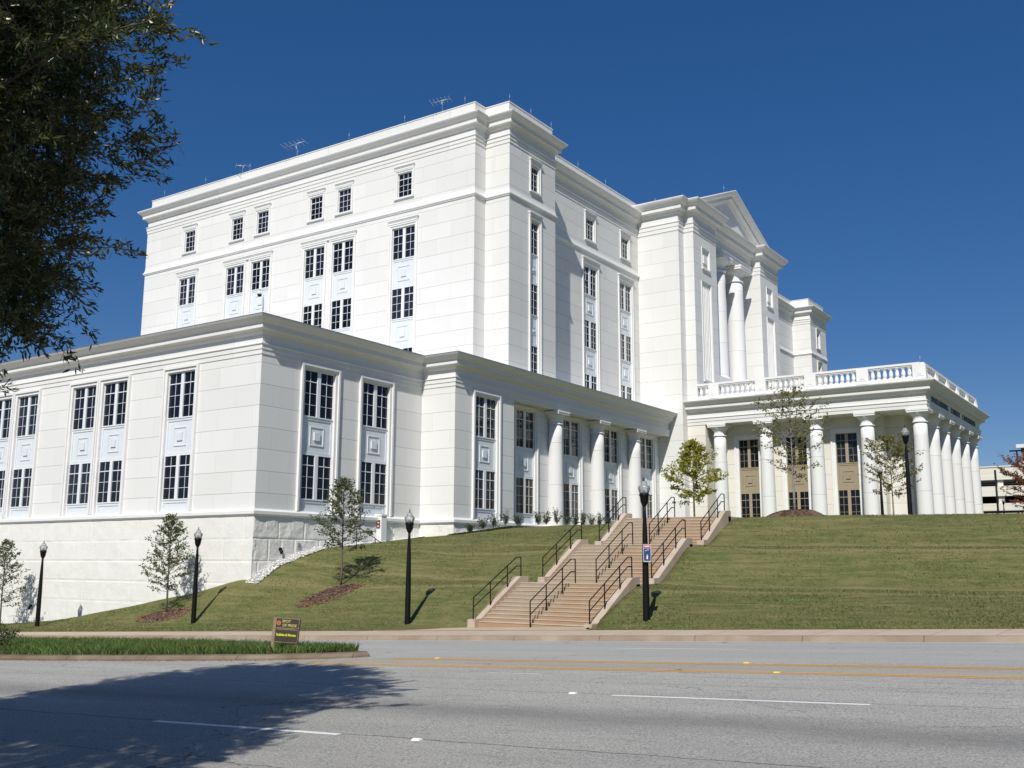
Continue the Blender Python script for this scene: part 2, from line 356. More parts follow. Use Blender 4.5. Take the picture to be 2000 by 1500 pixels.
# painted markings
def mark(name,x0,x1,y,wd,mat,dz=.004,y1=None):
    b=MB(); xs=list(np.arange(x0,x1,2.5))+[x1]; y1=y if y1 is None else y1
    for i,x in enumerate(xs):
        yy=y+(y1-y)*(x-x0)/(x1-x0)
        j=[random.uniform(-.006,.006) for _ in range(2)]
        for q in (-wd/2+j[0],wd/2+j[1]): b.v.append((x,yy+q,road_z(x,yy+q)+dz))
    for i in range(len(xs)-1):
        a=2*i; b.f.append((a,a+2,a+3,a+1)); b.m.append(0); b.sm.append(False)
    return tag(b.build(name,mat),kind='structure')
for k in range(-5,8):
    if k>=0 or True:
        x=-12.75+k*13.4
        if not (-42<x<-16): mark('lane_dash',x,x+3.45,23.5,.11,m_wpaint)
for x0,x1 in ((-8.03,-4.05),(5.2,9.1),(18.4,22.3),(31.6,35.5),(-34.6,-30.7),(-21.4,-17.5)):
    mark('lane_dash',x0,x1,14.6,.12,m_wpaint) if x0>-10 else None
for x0,x1 in ((-13.45,-9.66),(-.2,3.6),(13,16.8),(-26.7,-22.9),(-40,-36.2)):
    mark('lane_dash',x0,x1,10.2,.12,m_wpaint)
mark('lane_dash',-12.3,-11.1,17.25,.05,m_wpaint)
mark('yellow_line',-17.0,120,19.87,.10,m_ypaint); mark('yellow_line',-16.9,120,19.67,.10,m_ypaint)
mark('yellow_line',-18.6,120,18.42,.10,m_ypaint,y1=18.42); mark('yellow_line',-18.3,120,18.22,.10,m_ypaint)
def reflector(x,y,mat,lab,rz=0):
    b=MB(); h=.022; a,c=.06,.055
    b.poly([(-a,-c,0),(a,-c,0),(a*.8,-c*.6,h),(-a*.8,-c*.6,h)]); b.poly([(a,-c,0),(a,c,0),(a*.8,c*.6,h),(a*.8,-c*.6,h)])
    b.poly([(a,c,0),(-a,c,0),(-a*.8,c*.6,h),(a*.8,c*.6,h)]); b.poly([(-a,c,0),(-a,-c,0),(-a*.8,-c*.6,h),(-a*.8,c*.6,h)])
    b.poly([(-a*.8,-c*.6,h),(a*.8,-c*.6,h),(a*.8,c*.6,h),(-a*.8,c*.6,h)])
    o=b.build('road_reflector',mat); o.location=(x,y,road_z(x,y)+.002); o.rotation_euler=(0,-.041,rz)
    tag(o,lab,'road reflector','raised markers stuck on the road')
reflector(-8.35,10.2,m_rwhite,'white raised marker on the nearest lane seam, the closest one to the viewer',.2)
reflector(-8.75,14.62,m_rwhite,'white raised marker just left of the long white lane dash',.1)
reflector(-2.7,23.5,m_rwhite,'small white raised marker in the far lane on the right side of the street')
reflector(-15.7,19.9,m_ryel,'pale marker at the left start of the farther yellow double line')
reflector(-6.7,18.35,m_ryel,'yellow marker lying on the nearer yellow double line')
reflector(-7.9,19.95,m_ryel,'yellow marker on the upper edge of the farther yellow double line')

# ------------------------------------------------------------------ lawn
PROF=[(-260,[(29.5,-10),(34.5,-9.6)]),(-110,[(29.5,-5.91),(34.5,-5.5)]),
(-60,[(29.5,-3.86),(34.5,-3.60)]),(-54,[(29.5,-3.61),(31.2,-3.45),(34.5,-3.18)]),(-48.7,[(29.5,-3.40),(31.5,-3.12),(34.5,-2.33)]),
(-45.3,[(29.5,-3.26),(31.5,-2.93),(34.5,-1.80)]),(-43.2,[(29.5,-3.17),(31.5,-2.85),(34.5,-1.50)]),
(-39.3,[(29.5,-3.01),(31.5,-2.78),(33.8,-1.2),(35.5,-.02),(37.2,.50),(38.7,.82),(42.4,1.06),(46,1.40),(49,1.75),(52,2.2),(80,2.3)]),
(-34,[(29.5,-2.79),(31.5,-2.50),(34.5,-1.05),(35.6,-.75),(39,.6),(42.4,1.15),(46.5,1.70),(52,2.25),(62,2.35),(90,2.4)]),
(-28,[(29.5,-2.55),(31.5,-2.32),(34.6,-.86),(36.4,-.72),(39.5,.45),(42.5,1.2),(46.5,1.95),(52,2.35),(90,2.4)]),
(-23.5,[(29.5,-2.36),(31.9,-2.2),(34.7,-.78),(36.7,-.72),(39.4,.76),(41.5,.84),(44.2,2.1),(52,2.38),(90,2.4)]),
(-18.2,[(29.5,-2.15),(31.7,-2.05),(34.7,-.78),(36.8,-.72),(39.4,.75),(41.5,.84),(44.4,2.12),(52,2.40),(90,2.4)]),
(-15,[(29.5,-2.02),(30.9,-1.72),(34.6,-.90),(36.8,-.83),(39.4,.66),(41.5,.80),(44.6,2.16),(52,2.42),(90,2.4)]),
(-5,[(29.5,-1.61),(31,-1.4),(34.6,-.83),(36.8,-.79),(39.4,.60),(41.5,.72),(44.6,2.03),(52,2.3),(90,2.4)]),
(10,[(29.5,-.99),(34.6,-.5),(36.8,-.45),(39.4,.7),(41.5,.8),(44.6,2.05),(90,2.4)]),
(60,[(29.5,.38),(34.6,.9),(41.5,1.6),(44.6,2.4),(90,2.6)]),(220,[(29.5,2.1),(90,3.0)])]
PX=[p[0] for p in PROF]
def H(x,y):
    i=int(np.clip(np.searchsorted(PX,x)-1,0,len(PX)-2)); t=(x-PX[i])/(PX[i+1]-PX[i]); t=min(max(t,0),1)
    f=lambda p:float(np.interp(y,[a for a,_ in p],[c for _,c in p]))
    z=f(PROF[i][1])*(1-t)+f(PROF[i+1][1])*t
    return z
def HL(x,y):
    z=sum(H(x+dx,y+dy) for dx,dy in ((0,0),(.25,.22),(-.25,-.22),(.25,-.22),(-.25,.22)))/5 if y>30.2 else H(x,y)
    z+=.025*math.sin(x*.9+y*1.3)*math.sin(y*.8-x*.31) if y>30.5 else 0
    return z
STX0,STX1=-23.42,-18.08
xs=list(np.arange(-260,-66,12))+list(np.arange(-66,-46,1.0))+list(np.arange(-46,-24,.4))+[-23.85,-23.47,-23.3]+list(np.arange(-23,-18.2,.6))+[-18.2,-18.03,-17.7]+list(np.arange(-17.4,12,.4))+list(np.arange(12,60,3))+list(np.arange(60,221,20))
ys=list(np.arange(29.5,48,.25))+list(np.arange(48,62,1.0))+list(np.arange(64,101,6))+[200,420]
V=[];n=len(ys)
for x in xs:
    for y in ys:
        z=HL(x,y) if y<101 else HL(x,100)
        if STX0<x<STX1 and y<44.4: z=min(z,-3.2 if y<43 else 1.5)
        if -26.5<x<-17.3 and y<32 and not(STX0<x<STX1):
            m=(y-29.5)/2.5; z=min(z, G(x)-1.43+ (0 if (x+24.4)*(x+17.6)<0 else min(1,max(-(x+24.4),(x+17.6))/2)*.3*m*3))
        V.append((x,y,z))
F=[(i*n+j,(i+1)*n+j,(i+1)*n+j+1,i*n+j+1) for i in range(len(xs)-1) for j in range(n-1)]
lawn=obj('lawn',np_mesh('lawn',V,F,m_lawn,smooth=True)); tag(lawn,kind='structure')
b=MB(); b.poly([(-3000,-2500,-14),(3000,-2500,-14),(3000,3500,-14),(-3000,3500,-14)]); tag(b.build('ground',m_ground),kind='structure')
# short mown blades that break up the lawn (uncountable)
def blades(name,pts,h,wd,mat,lean=.5,kind='stuff',label=None,cat=None):
    n=len(pts); P=np.asarray(pts,np.float32); a=RNG.uniform(0,2*np.pi,n); hh=h*RNG.uniform(.5,1.25,n); ww=wd*RNG.uniform(.6,1.3,n)
    d=np.stack([np.cos(a),np.sin(a),np.zeros(n)],1); le=RNG.normal(0,lean,(n,2))*hh[:,None]
    tip=P+np.concatenate([le,hh[:,None]],1); mid=P+np.concatenate([le*.35,hh[:,None]*.55],1)
    V=np.stack([P-d*ww[:,None]/2,P+d*ww[:,None]/2,mid+d*ww[:,None]*.4,tip,mid-d*ww[:,None]*.4],1).reshape(-1,3)
    i=np.arange(n)[:,None]*5; F=i+np.array([[0,1,2,3,4]])
    o=obj(name,np_mesh(name,V,F,mat)); return tag(o,label,cat,kind=kind)
pts=[]
for _ in range(150000):
    x=random.uniform(-62,6); y=29.6+ (random.random()**1.25)*16.5
    if STX0-.1<x<STX1+.1 or (x<-38 and y>34.2) or (x<-37.5 and y>33.8): continue
    if y<32.1 and -26.5<x<-17.2: continue
    pts.append((x,y,H(x,y)-.01))
blades('grass',pts,.055,.024,m_blade,.9,label='short mown green grass covering the sloping lawn below the white building',cat='grass')

# ------------------------------------------------------------------ median island
ISL=[(-18.05,20.1),(-18.25,19.75),(-18.9,19.3),(-20.6,18.75),(-22.5,18.35),(-25,17.95),(-28,17.6),(-32,17.3),(-60,17.0),(-60,23.0),(-32,22.6),(-26,21.9),(-22,21.0),(-19.4,20.6),(-18.35,20.4)]
def inset(poly,d):
    n=len(poly); out=[]
    for i in range(n):
        a=Vector(poly[i-1]);b_=Vector(poly[i]);c=Vector(poly[(i+1)%n])
        e1=(b_-a).normalized();e2=(c-b_).normalized(); n1=Vector((e1.y,-e1.x));n2=Vector((e2.y,-e2.x)); m=(n1+n2).normalized(); out.append(tuple(b_+m*(d/max(.4,m.dot(n1)))))
    return out
_ar=sum(ISL[i-1][0]*ISL[i][1]-ISL[i][0]*ISL[i-1][1] for i in range(len(ISL)))
sg=1 if _ar<0 else -1
in1=inset(ISL,.06*sg); in2=inset(ISL,.30*sg)
b=MB(); n=len(ISL)
for k,(poly,dz) in enumerate(((ISL,-.02),(ISL,.05),(in1,.12),(in2,.135))):
    for x,y in poly: b.v.append((x,y,road_z(x,y)+dz))
for k in range(3):
    for i in range(n):
        j=(i+1)%n; b.f.append((k*n+i,k*n+j,(k+1)*n+j,(k+1)*n+i)); b.m.append(0); b.sm.append(False)
tag(b.build('median_curb',m_curb2),kind='structure')
b=MB(); b.poly([(x,y,road_z(x,y)+.128) for x,y in in2]); tag(b.build('median_soil',simple('median_soil',(.13,.10,.065),.95,var=.5,scale=9)),kind='structure')
def inside(x,y,poly):
    c=False; j=len(poly)-1
    for i in range(len(poly)):
        xi,yi=poly[i];xj,yj=poly[j]
        if (yi>y)!=(yj>y) and x<(xj-xi)*(y-yi)/(yj-yi)+xi: c=not c
        j=i
    return c
in3=inset(ISL,.30*sg); pts=[]
while len(pts)<70000:
    x=-18.2-abs(random.random()**1.4)*26; y=random.uniform(17,23)
    if inside(x,y,in3): pts.append((x,y,road_z(x,y)+.125))
blades('median_grass',pts,.235,.015,m_tuft,.42,label='tall dark green lily turf filling the kerbed median island',cat='ornamental grass')
# leaf litter along the island kerb
b=MB()
for _ in range(900):
    x=random.uniform(-33,-18.2); y0=np.interp(x,[-32,-28,-25,-22.5,-20.6,-19.3,-18.5],[17.3,17.6,17.95,18.35,18.75,19.3,20])-abs(random.gauss(0,.10))-.02
    a=random.uniform(0,6.28); s=random.uniform(.012,.045); z=road_z(x,y0)+.006
    b.poly([(x+s*math.cos(a),y0+s*math.sin(a),z),(x-s*.4*math.sin(a),y0+s*.4*math.cos(a),z+.012),(x-s*math.cos(a),y0-s*math.sin(a),z+.004)])
tag(b.build('leaf_litter',simple('dry_leaves',(.22,.13,.07),.9,var=.6,scale=30)),'small dry leaves and twigs gathered along the median kerb','leaf litter',kind='stuff')

# ------------------------------------------------------------------ mulch beds, gravel, planting
def bed(name,cx,cy,rx,ry,rot,mat,label,cat,dz=.05,edge=None):
    b=MB(); rings=7; seg=44
    for k in range(rings+1):
        for i in range(seg):
            a=2*math.pi*i/seg; wob=1+.07*math.sin(3*a+cx)+.05*math.sin(7*a+cy); r=k/rings
            lx=rx*r*wob*math.cos(a); ly=ry*r*wob*math.sin(a)
            x=cx+lx*math.cos(rot)-ly*math.sin(rot); y=cy+lx*math.sin(rot)+ly*math.cos(rot)
            b.v.append((x,y,HL(x,y)+dz*(1-r**3)+.012))
    for k in range(rings):
        for i in range(seg):
            j=(i+1)%seg; b.f.append((k*seg+i,k*seg+j,(k+1)*seg+j,(k+1)*seg+i)); b.m.append(0); b.sm.append(True)
    for _ in range(1500):
        a=random.uniform(0,6.28); r=random.random()**.5*1.10; lx=rx*r*math.cos(a); ly=ry*r*math.sin(a)
        x=cx+lx*math.cos(rot)-ly*math.sin(rot); y=cy+lx*math.sin(rot)+ly*math.cos(rot); z=HL(x,y)+dz*(1-min(1,r)**3)+.02
        t=random.uniform(0,6.28); s=random.uniform(.03,.08); u=Vector((math.cos(t),math.sin(t),random.uniform(-.2,.5)))*s; v_=Vector((-math.sin(t),math.cos(t),random.uniform(0,.4)))*s*.35
        p=Vector((x,y,z)); b.poly([p-u,p-u*.2+v_,p+u,p+u*.1-v_],1 if (edge and (r>.8 or random.random()<.15)) else 0)
    return tag(b.build(name,[mat,edge or mat]),label,cat,kind='stuff')
bed('mulch_bed',-42.3,32.15,1.6,.6,.12,m_mulch,'reddish mulch bed at the foot of the young tree by the tall rough wall','mulch bed',.06,m_straw)
bed('mulch_bed',-32.85,33.85,1.4,.75,.75,m_mulch,'tilted oval of red brown mulch under the young tree on the lawn slope','mulch bed',.06,m_straw)
bed('mulch_bed',-16.1,47.2,1.35,1.1,0,m_mulch,'dark mulch mound around the tall thin tree on the crest of the lawn','mulch bed',.34)
# white stones along the wall foot
b=MB()
path=[(33.9,0),(35.5,0),(37.2,0),(38.7,0),(42.4,0),(43.4,0),(44.0,0),(46,0),(47.25,0)]
yy=list(np.arange(34.2,47.3,.5))
for i in range(len(yy)-1):
    y0,y1=yy[i],yy[i+1]; wd=lambda y:.75 if y<42 else .5
    b.poly([(-38.9,y0,H(-38.9,y0)+.03),(-38.85+wd(y0),y0,H(-38.85+wd(y0),y0)+.03),(-38.85+wd(y1),y1,H(-38.85+wd(y1),y1)+.03),(-38.9,y1,H(-38.9,y1)+.03)])
yy=list(np.arange(47.28,56.3,.5))
for i in range(len(yy)-1):
    y0,y1=yy[i],yy[i+1]
    b.poly([(-36.4,y0,H(-36.4,y0)+.04),(-35.9,y0,H(-35.9,y0)+.04),(-35.9,y1,H(-35.9,y1)+.04),(-36.4,y1,H(-36.4,y1)+.04)])
xx=list(np.arange(-38.4,-50,-.6))
def stone(b,x,y,z,s):
    u=[Vector((random.gauss(0,1),random.gauss(0,1),random.gauss(0,.7))).normalized()*s*random.uniform(.6,1) for _ in range(5)]
    p=Vector((x,y,z)); 
    for i in range(4): b.poly([p+u[i],p+u[(i+1)%4],p+u[4]])
for _ in range(3600):
    y=random.uniform(34.2,43.4); x=-38.8+random.random()*(.8 if y<42 else .55); stone(b,x,y,H(x,y)+.06,random.uniform(.04,.09))
for _ in range(900):
    y=random.uniform(47.3,56); x=-36.3+random.random()*.45; stone(b,x,y,H(x,y)+.06,random.uniform(.04,.08))
tag(b.build('white_gravel',m_gravel),'white stones laid in a strip along the foot of the wall','gravel',kind='stuff')
# ground cover below the shrubs
pts=[]
for _ in range(9000):
    y=random.uniform(46.5,56); x=-35.6+random.uniform(-.5,.6)
    pts.append((x,y,H(x,y)))
blades('ground_cover',pts,.09,.05,m_shrub,.8,label='low dark ground cover under the row of shrubs beside the wing',cat='ground cover')

# ------------------------------------------------------------------ stairs
st=empty('outdoor_stairs','wide clay stained concrete stairs climbing the lawn in three flights with two landings','stairs',(-20.75,31.6,-2.25))
FL=[(31.75,-2.245,-.715,11),(36.62,-.715,.865,11),(41.45,.865,2.20,9)]
SX0,SX1=-23.12,-18.4
def sub(o): o.location=-Vector(st.location); return o
for k,(y0,z0,z1,nr) in enumerate(FL):
    b=MB(); h=(z1-z0)/nr; run=.28
    for i in range(nr):
        ya=y0+i*run; yb=y0+(i+1)*run if i<nr-1 else ya+.35; za=z0+i*h; zb=za+h
        if i==0: za-= .5
        b.poly([(SX0,ya,za),(SX1,ya,za),(SX1,ya,zb-.02),(SX0,ya,zb-.02)])
        b.poly([(SX0,ya-.018,zb-.03),(SX1,ya-.018,zb-.03),(SX1,ya-.018,zb),(SX0,ya-.018,zb)],1)
        b.poly([(SX0,ya-.018,zb-.03),(SX0,ya,zb-.03),(SX1,ya,zb-.03),(SX1,ya-.018,zb-.03)],1)
        b.poly([(SX0,ya-.018,zb),(SX1,ya-.018,zb),(SX1,yb,zb),(SX0,yb,zb)],1)
    sub(b.build('flight',[m_step,m_cheek],st))
for k,(y0,y1,z) in enumerate(((34.88,36.62,-.715),(39.75,41.45,.865),(44.02,47.5,2.20))):
    b=MB(); b.box(SX0-.33,SX1+.33,y0,y1,z-.4,z-.002 if k<2 else z-.004); sub(b.build('landing',m_cheek,st))
for (y0,z0,z1,nr) in FL:
    ye=y0+(nr-1)*.28
    for x0,x1 in ((-23.45,-23.12),(-18.4,-18.07)):
        b=MB(); pr=[(y0-.25,z0-.6),(y0-.25,z0+.20),(y0+.15,z0+.22),(ye+.05,z1+.24),(ye+.62,z1+.25),(ye+.62,z1-.9),(y0+2,z0-.6)]
        b.poly([(x0,y,z) for y,z in pr]); b.poly([(x1,y,z) for y,z in pr][::-1])
        for i in range(len(pr)):
            a=pr[i];c=pr[(i+1)%len(pr)]; b.poly([(x0,a[0],a[1]),(x1,a[0],a[1]),(x1,c[0],c[1]),(x0,c[0],c[1])])
        sub(b.build('cheek_wall',m_cheek,st))
pos3=['left edge','middle','right edge']; fl3=['lowest','middle','uppermost']
for k,(y0,z0,z1,nr) in enumerate(FL):
    ye=y0+(nr-1)*.28; L=ye-y0; sl_=(z1-z0)/L
    for j,x in enumerate((-23.28,-20.72,-18.24)):
        side=j!=1; zb=.2 if side else 0; hh=.80 if side else .93; lo=.45
        ya=y0-.12; yb=ye+.30
        e=empty('stair_handrail',f'black metal handrail at the {pos3[j]} of the {fl3[k]} stair flight','handrail',(x,ya,z0),group='black handrails of the outdoor stairs')
        top=lambda y:(z0+sl_*max(0,min(L,(y-y0))) )
        def rel(pts): return [(px,py-ya,pz-z0) for px,py,pz in pts]
        for nm,q in (('top_rail',hh),('lower_rail',lo)):
            b=MB(); b.tube(rel([(0,ya,z0+zb+q),(0,ye-.02,z1+zb+q-.0),(0,yb,z1+zb+q)]),.022,8); b.build(nm,m_black,e)
        for t in (0,.34,.70,1):
            y=ya+(yb-ya)*t; gz=top(y) if 0<t<1 else (z0 if t==0 else z1)
            zt=(z0+(z1-z0)*min(1,(y-ya)/(ye-ya)))+zb+hh
            b=MB(); b.tube(rel([(0,y,gz+(zb*.5 if side else 0)),(0,y,zt)]),.024,8); b.build('post',m_black,e)
# ------------------------------------------------------------------ courthouse
CH=empty('courthouse','huge white stone courthouse with columned portico, pediment and stepped wings on the hill','courthouse',(-38.83,34.5,2.5))
CH_LOC=Vector(CH.location)
def cb(mb,name,mats,parent=None):          # building part: mesh kept in world coordinates, origin at the house
    o=mb.build(name,mats); o.parent=parent or CH
    if parent is None: o.location=-CH_LOC
    return o
class Face:
    """axis 'y': wall at y=c looking to -Y, u=x ; axis 'x': wall at x=c looking to +X, u=y"""
    def __init__(s,ax,c): s.ax=ax; s.c=c
    def P(s,u,z,d=0): return (u,s.c-d,z) if s.ax=='y' else (s.c+d,u,z)
    def quad(s,b,u0,u1,z0,z1,d=0,m=0): b.poly([s.P(u0,z0,d),s.P(u1,z0,d),s.P(u1,z1,d),s.P(u0,z1,d)],m)
    def box(s,b,u0,u1,z0,z1,d0,d1,m=0):
        if s.ax=='y': b.box(u0,u1,s.c-d1,s.c-d0,z0,z1,m)
        else: b.box(s.c+d0,s.c+d1,u0,u1,z0,z1,m)
    def rot(s): return 0 if s.ax=='y' else math.pi/2
def wall(b,f,u0,u1,z0,z1,holes=(),depth=.42,m=0,mj=1):
    us=sorted({u0,u1,*[h[0] for h in holes],*[h[1] for h in holes]}); zs=sorted({z0,z1,*[h[2] for h in holes],*[h[3] for h in holes]})
    us=[u for u in us if u0<=u<=u1]; zs=[z for z in zs if z0<=z<=z1]
    for i in range(len(us)-1):
        for j in range(len(zs)-1):
            uc=(us[i]+us[i+1])/2; zc=(zs[j]+zs[j+1])/2
            if any(h[0]<uc<h[1] and h[2]<zc<h[3] for h in holes): continue
            f.quad(b,us[i],us[i+1],zs[j],zs[j+1],0,m)
    for h in holes:
        a,c,e,g=h
        b.poly([f.P(a,e),f.P(a,g),f.P(a,g,-depth),f.P(a,e,-depth)],mj); b.poly([f.P(c,g),f.P(c,e),f.P(c,e,-depth),f.P(c,g,-depth)],mj)
        b.poly([f.P(a,g),f.P(c,g),f.P(c,g,-depth),f.P(a,g,-depth)],mj); b.poly([f.P(c,e),f.P(a,e),f.P(a,e,-depth),f.P(c,e,-depth)],mj)
def sweep(b,prof,path,m=0,cap=True,closed=False):
    n=len(path); rows=[]
    for i,p in enumerate(path):
        p=Vector(p)
        a=Vector(path[i-1]) if (i>0 or closed) else None; c=Vector(path[(i+1)%n]) if (i<n-1 or closed) else None
        n1=None if a is None else Vector(((p-a).normalized().y,-(p-a).normalized().x)); n2=None if c is None else Vector(((c-p).normalized().y,-(c-p).normalized().x))
        if n1 is None: mm=n2
        elif n2 is None: mm=n1
        else: q=(n1+n2).normalized(); mm=q/q.dot(n1)
        rows.append([(p.x+mm.x*o,p.y+mm.y*o,z) for o,z in prof])
    k=len(prof)
    rng=range(n if closed else n-1)
    for i in rng:
        r0,r1=rows[i],rows[(i+1)%n]
        for j in range(k-1): b.poly([r0[j],r1[j],r1[j+1],r0[j+1]],m)
    if cap and not closed: b.poly(rows[0],m); b.poly(rows[-1][::-1],m)
# --- window meshes (cached per size); local: x along wall, -y outwards, origin bottom centre at glass plane
WC={}
def win_mesh(w,h,cols,kind):
    key=(w,h,cols,kind)
    if key in WC: return WC[key]
    fm=m_tanframe if kind=='tan' else m_frame; gl=m_glass if kind!='brown' else m_glassb
    b=MB(); g=MB(); x0,x1=-w/2,w/2; fw=.045
    b.box(x0,x0+fw,-.05,.05,0,h); b.box(x1-fw,x1,-.05,.05,0,h); b.box(x0+fw,x1-fw,-.048,.05,h-fw,h); b.box(x0+fw,x1-fw,-.07,.05,0,fw+.02)
    leaves=[]
    if cols==4:
        mw=.24; b.box(-mw/2,mw/2,-.07,.05,fw+.02,h-fw); leaves=[(x0+fw,-mw/2),(mw/2,x1-fw)]
    else: leaves=[(x0+fw,x1-fw)]
    zs=[fw+.02]; rows=4; ih=h-2*fw-.02
    tb=zs[0]+ih*.765
    for a,c in leaves:
        nc=2 if cols in(4,2) else 3
        for i in range(1,nc): xm=a+(c-a)*i/nc; b.box(xm-.011,xm+.011,-.022,.03,fw+.02,h-fw)
        b.box(a,c,-.03,.03,tb-.024,tb+.024)
        lo=tb-.035-zs[0]
        for i in (1,2): zm=zs[0]+lo*i/3; b.box(a,c,-.02,.03,zm-.011,zm+.011)
        g.poly([(a,0,zs[0]),(c,0,zs[0]),(c,0,h-fw),(a,0,h-fw)])
    WC[key]=(b.mesh('window',fm),g.mesh('pane',gl)); return WC[key]
def window(f,u,z,w,h,cols,kind='white',d=-.12):
    a,g=win_mesh(w,h,cols,kind); p=Vector(f.P(u,z,d))-CH_LOC
    o=obj('window',a,CH,p,(0,0,f.rot())); gg=obj('pane',g,o); return o
SP={}
def spandrel(f,u,z0,z1,w,mat=None,style='sq',d=-.12):
    mat=mat or m_span; h=z1-z0; key=(round(h,2),w,mat.name,style)
    if key not in SP:
        b=MB(); b.box(-w/2,w/2,-.0,.08,0,h)
        def ring(a,c,e,g,t,y0,y1):
            y0=y0*.7
            b.box(a,a+t,y0,y1,e,g); b.box(c-t,c,y0,y1,e,g); b.box(a+t,c-t,y0,y1-.001,e,e+t); b.box(a+t,c-t,y0,y1-.001,g-t,g)
        ring(-w/2,w/2,0,h,.13,-.05,.0)
        if style=='sq':
            k=min(w,h)*.26; ring(-k,k,h/2-k,h/2+k,.05,-.05,0.001)
            k2=k*.42; b.box(-k2,k2,-.07,0.002,h/2-k2,h/2+k2)
        else: ring(-w/2+.2,w/2-.2,.10,h-.10,.05,-.045,0.001)
        SP[key]=b.mesh('spandrel_panel',mat)
    return obj('spandrel_panel',SP[key],CH,Vector(f.P(u,z0,d))-CH_LOC,(0,0,f.rot()))
def surround(_,f,u0,u1,z0,z1,w=.34,proud=.12,hood=0,sill=0,top=True):
    b=MB()
    def ring(a,c,t,d0,d1,zt):
        f.box(b,a,a+t,z0,zt,d0,d1); f.box(b,c-t,c,z0,zt,d0,d1)
        if top: f.box(b,a+t,c-t,zt-t,zt,d0,d1-.002)
    a,c=u0-w,u1+w; zt=z1+w
    ring(a,c,w*.42,-.02,proud,zt); ring(a+w*.42+.001,c-w*.42-.001,w*.58,-.02,proud*.45,zt-w*.42)
    if hood:
        f.box(b,a-.01,c+.01,zt+.002,zt+.16,-.02,proud+.02); f.box(b,a-.04,c+.04,zt+.16,zt+.23,-.02,proud+.06); f.box(b,a-.07,c+.07,zt+.23,zt+.29,-.02,proud+.11)
    if sill: f.box(b,a-.03,c+.03,z0-.12,z0-.002,-.02,proud+.05)
    cb(b,'window_surround',m_trim)
trims=MB()
# ---------------- low wing
Y1,X1,Y2,X2,XF3=34.5,-38.83,47.28,-36.3,-37.28
YPV=76.4
ZB,ZT=2.31,10.5
fS1,fF1,fS2,fF2,fF3=Face('y',Y1),Face('x',X1),Face('y',Y2),Face('x',X2),Face('x',XF3)
LZ=(2.68,10.16); W=2.28
lw=MB()
S1c=[-45.02,-50.85,-53.78,-59.7,-62.63,-68.45]; F1c=[38.66,43.16]; F2c=[50.45]; F3c=[56.3,62.25,68.15,74.05]
hl=lambda cs,w=W:[(c-w/2,c+w/2,LZ[0],LZ[1]) for c in cs]
wall(lw,fS1,-76,X1,ZB,ZT,hl(S1c)); wall(lw,fF1,Y1,Y2,ZB,ZT,hl(F1c)); wall(lw,fS2,X1,X2,ZB,ZT); wall(lw,fF2,Y2,53.5,ZB,ZT,hl(F2c))
wall(lw,fF3,53.5,YPV+.05,1.2,ZT+.3,hl(F3c)); lw.poly([(X2,53.5,1.2),(XF3,53.5,1.2),(XF3,53.5,ZT),(X2,53.5,ZT)]); lw.poly([(X2,53.5,ZT),(XF3,53.5,ZT),(XF3,YPV,ZT),(X2,YPV,ZT)],1)
lw.poly([(-76,Y1,ZB-8),(-76,90,ZB-8),(-76,90,12),(-76,Y1,12)])
lw.poly([(-76,Y1-.5,12.29),(X1+.5,Y1-.5,12.29),(X1+.5,Y2-.5,12.29),(X2+.5,Y2-.5,12.29),(X2+.5,YPV,12.29),(-76,YPV,12.29)],1)
cb(lw,'lower_wing_wall',[m_low,m_trim])
for f,cs,k in ((fS1,S1c,'white'),(fF1,F1c,'white'),(fF2,F2c,'white'),(fF3,F3c,'brown')):
    for c in cs:
        window(f,c,7.63,W,2.53,4,k); window(f,c,3.27,W,2.40,4,k)
        spandrel(f,c,5.67,7.63,W); spandrel(f,c,2.68,3.27,W,style='low')
for f,cs in ((fS1,[-45.02,-1e9]),(fF1,F1c),(fF2,F2c),(fF3,F3c)):
    for c in cs:
        if c>-1e8: surround(trims,f,c-W/2,c+W/2,2.66,10.16,.30,.14)
for a,c in ((-53.78,-50.85),(-62.63,-59.7)):
    for q in (a,c): surround(trims,fS1,q-W/2,q+W/2,2.66,10.16,.30,.14)
surround(trims,fS1,-68.45-W/2,-68.45+W/2,2.66,10.16,.30,.14)
# water table and entablature
wt=MB(); WTP=[(0,2.66),(.10,2.64),(.20,2.55),(.20,2.40),(.12,2.31),(0,2.30)]
LP=[(-76,Y1),(X1,Y1),(X1,Y2),(X2,Y2),(X2,53.5)]
sweep(wt,WTP,LP); sweep(wt,[(0,2.66),(.1,2.64),(.2,2.55),(.2,2.40),(.1,2.2),(.1,1.2)],[(XF3,53.5),(XF3,YPV)])
cb(wt,'water_table',m_trim)
def ENT(zt,zb,o=.8,co=.42,fr=.0):
    # cyma, corona, bed mould, frieze, architrave ; zt top of cyma, zb bottom of architrave
    H_=zt-zb; k=H_/1.85
    return [(-.6,zt+.01),(o-.06,zt+.01),(o,zt),(o,zt-.05*k),(o-.05,zt-.12*k),(o-.16,zt-.22*k),(o-.27,zt-.30*k),(co+.03,zt-.36*k),(co,zt-.38*k),(co,zt-.60*k),(co-.05,zt-.605*k),(co-.12,zt-.61*k),(.17,zt-.66*k),(.12,zt-.74*k),(.05,zt-.80*k),(0,zt-.83*k),(0,zt-1.26*k),(.14,zt-1.29*k),(.14,zt-1.33*k),(.08,zt-1.38*k),(.08,zt-1.58*k),(.04,zt-1.60*k),(.04,zt-1.82*k),(-.01,zb)]
en=MB(); sweep(en,ENT(12.32,10.42),[(-76,Y1),(X1,Y1),(X1,Y2),(X2,Y2),(X2,YPV-.03)]); cb(en,'lower_cornice',m_ent)
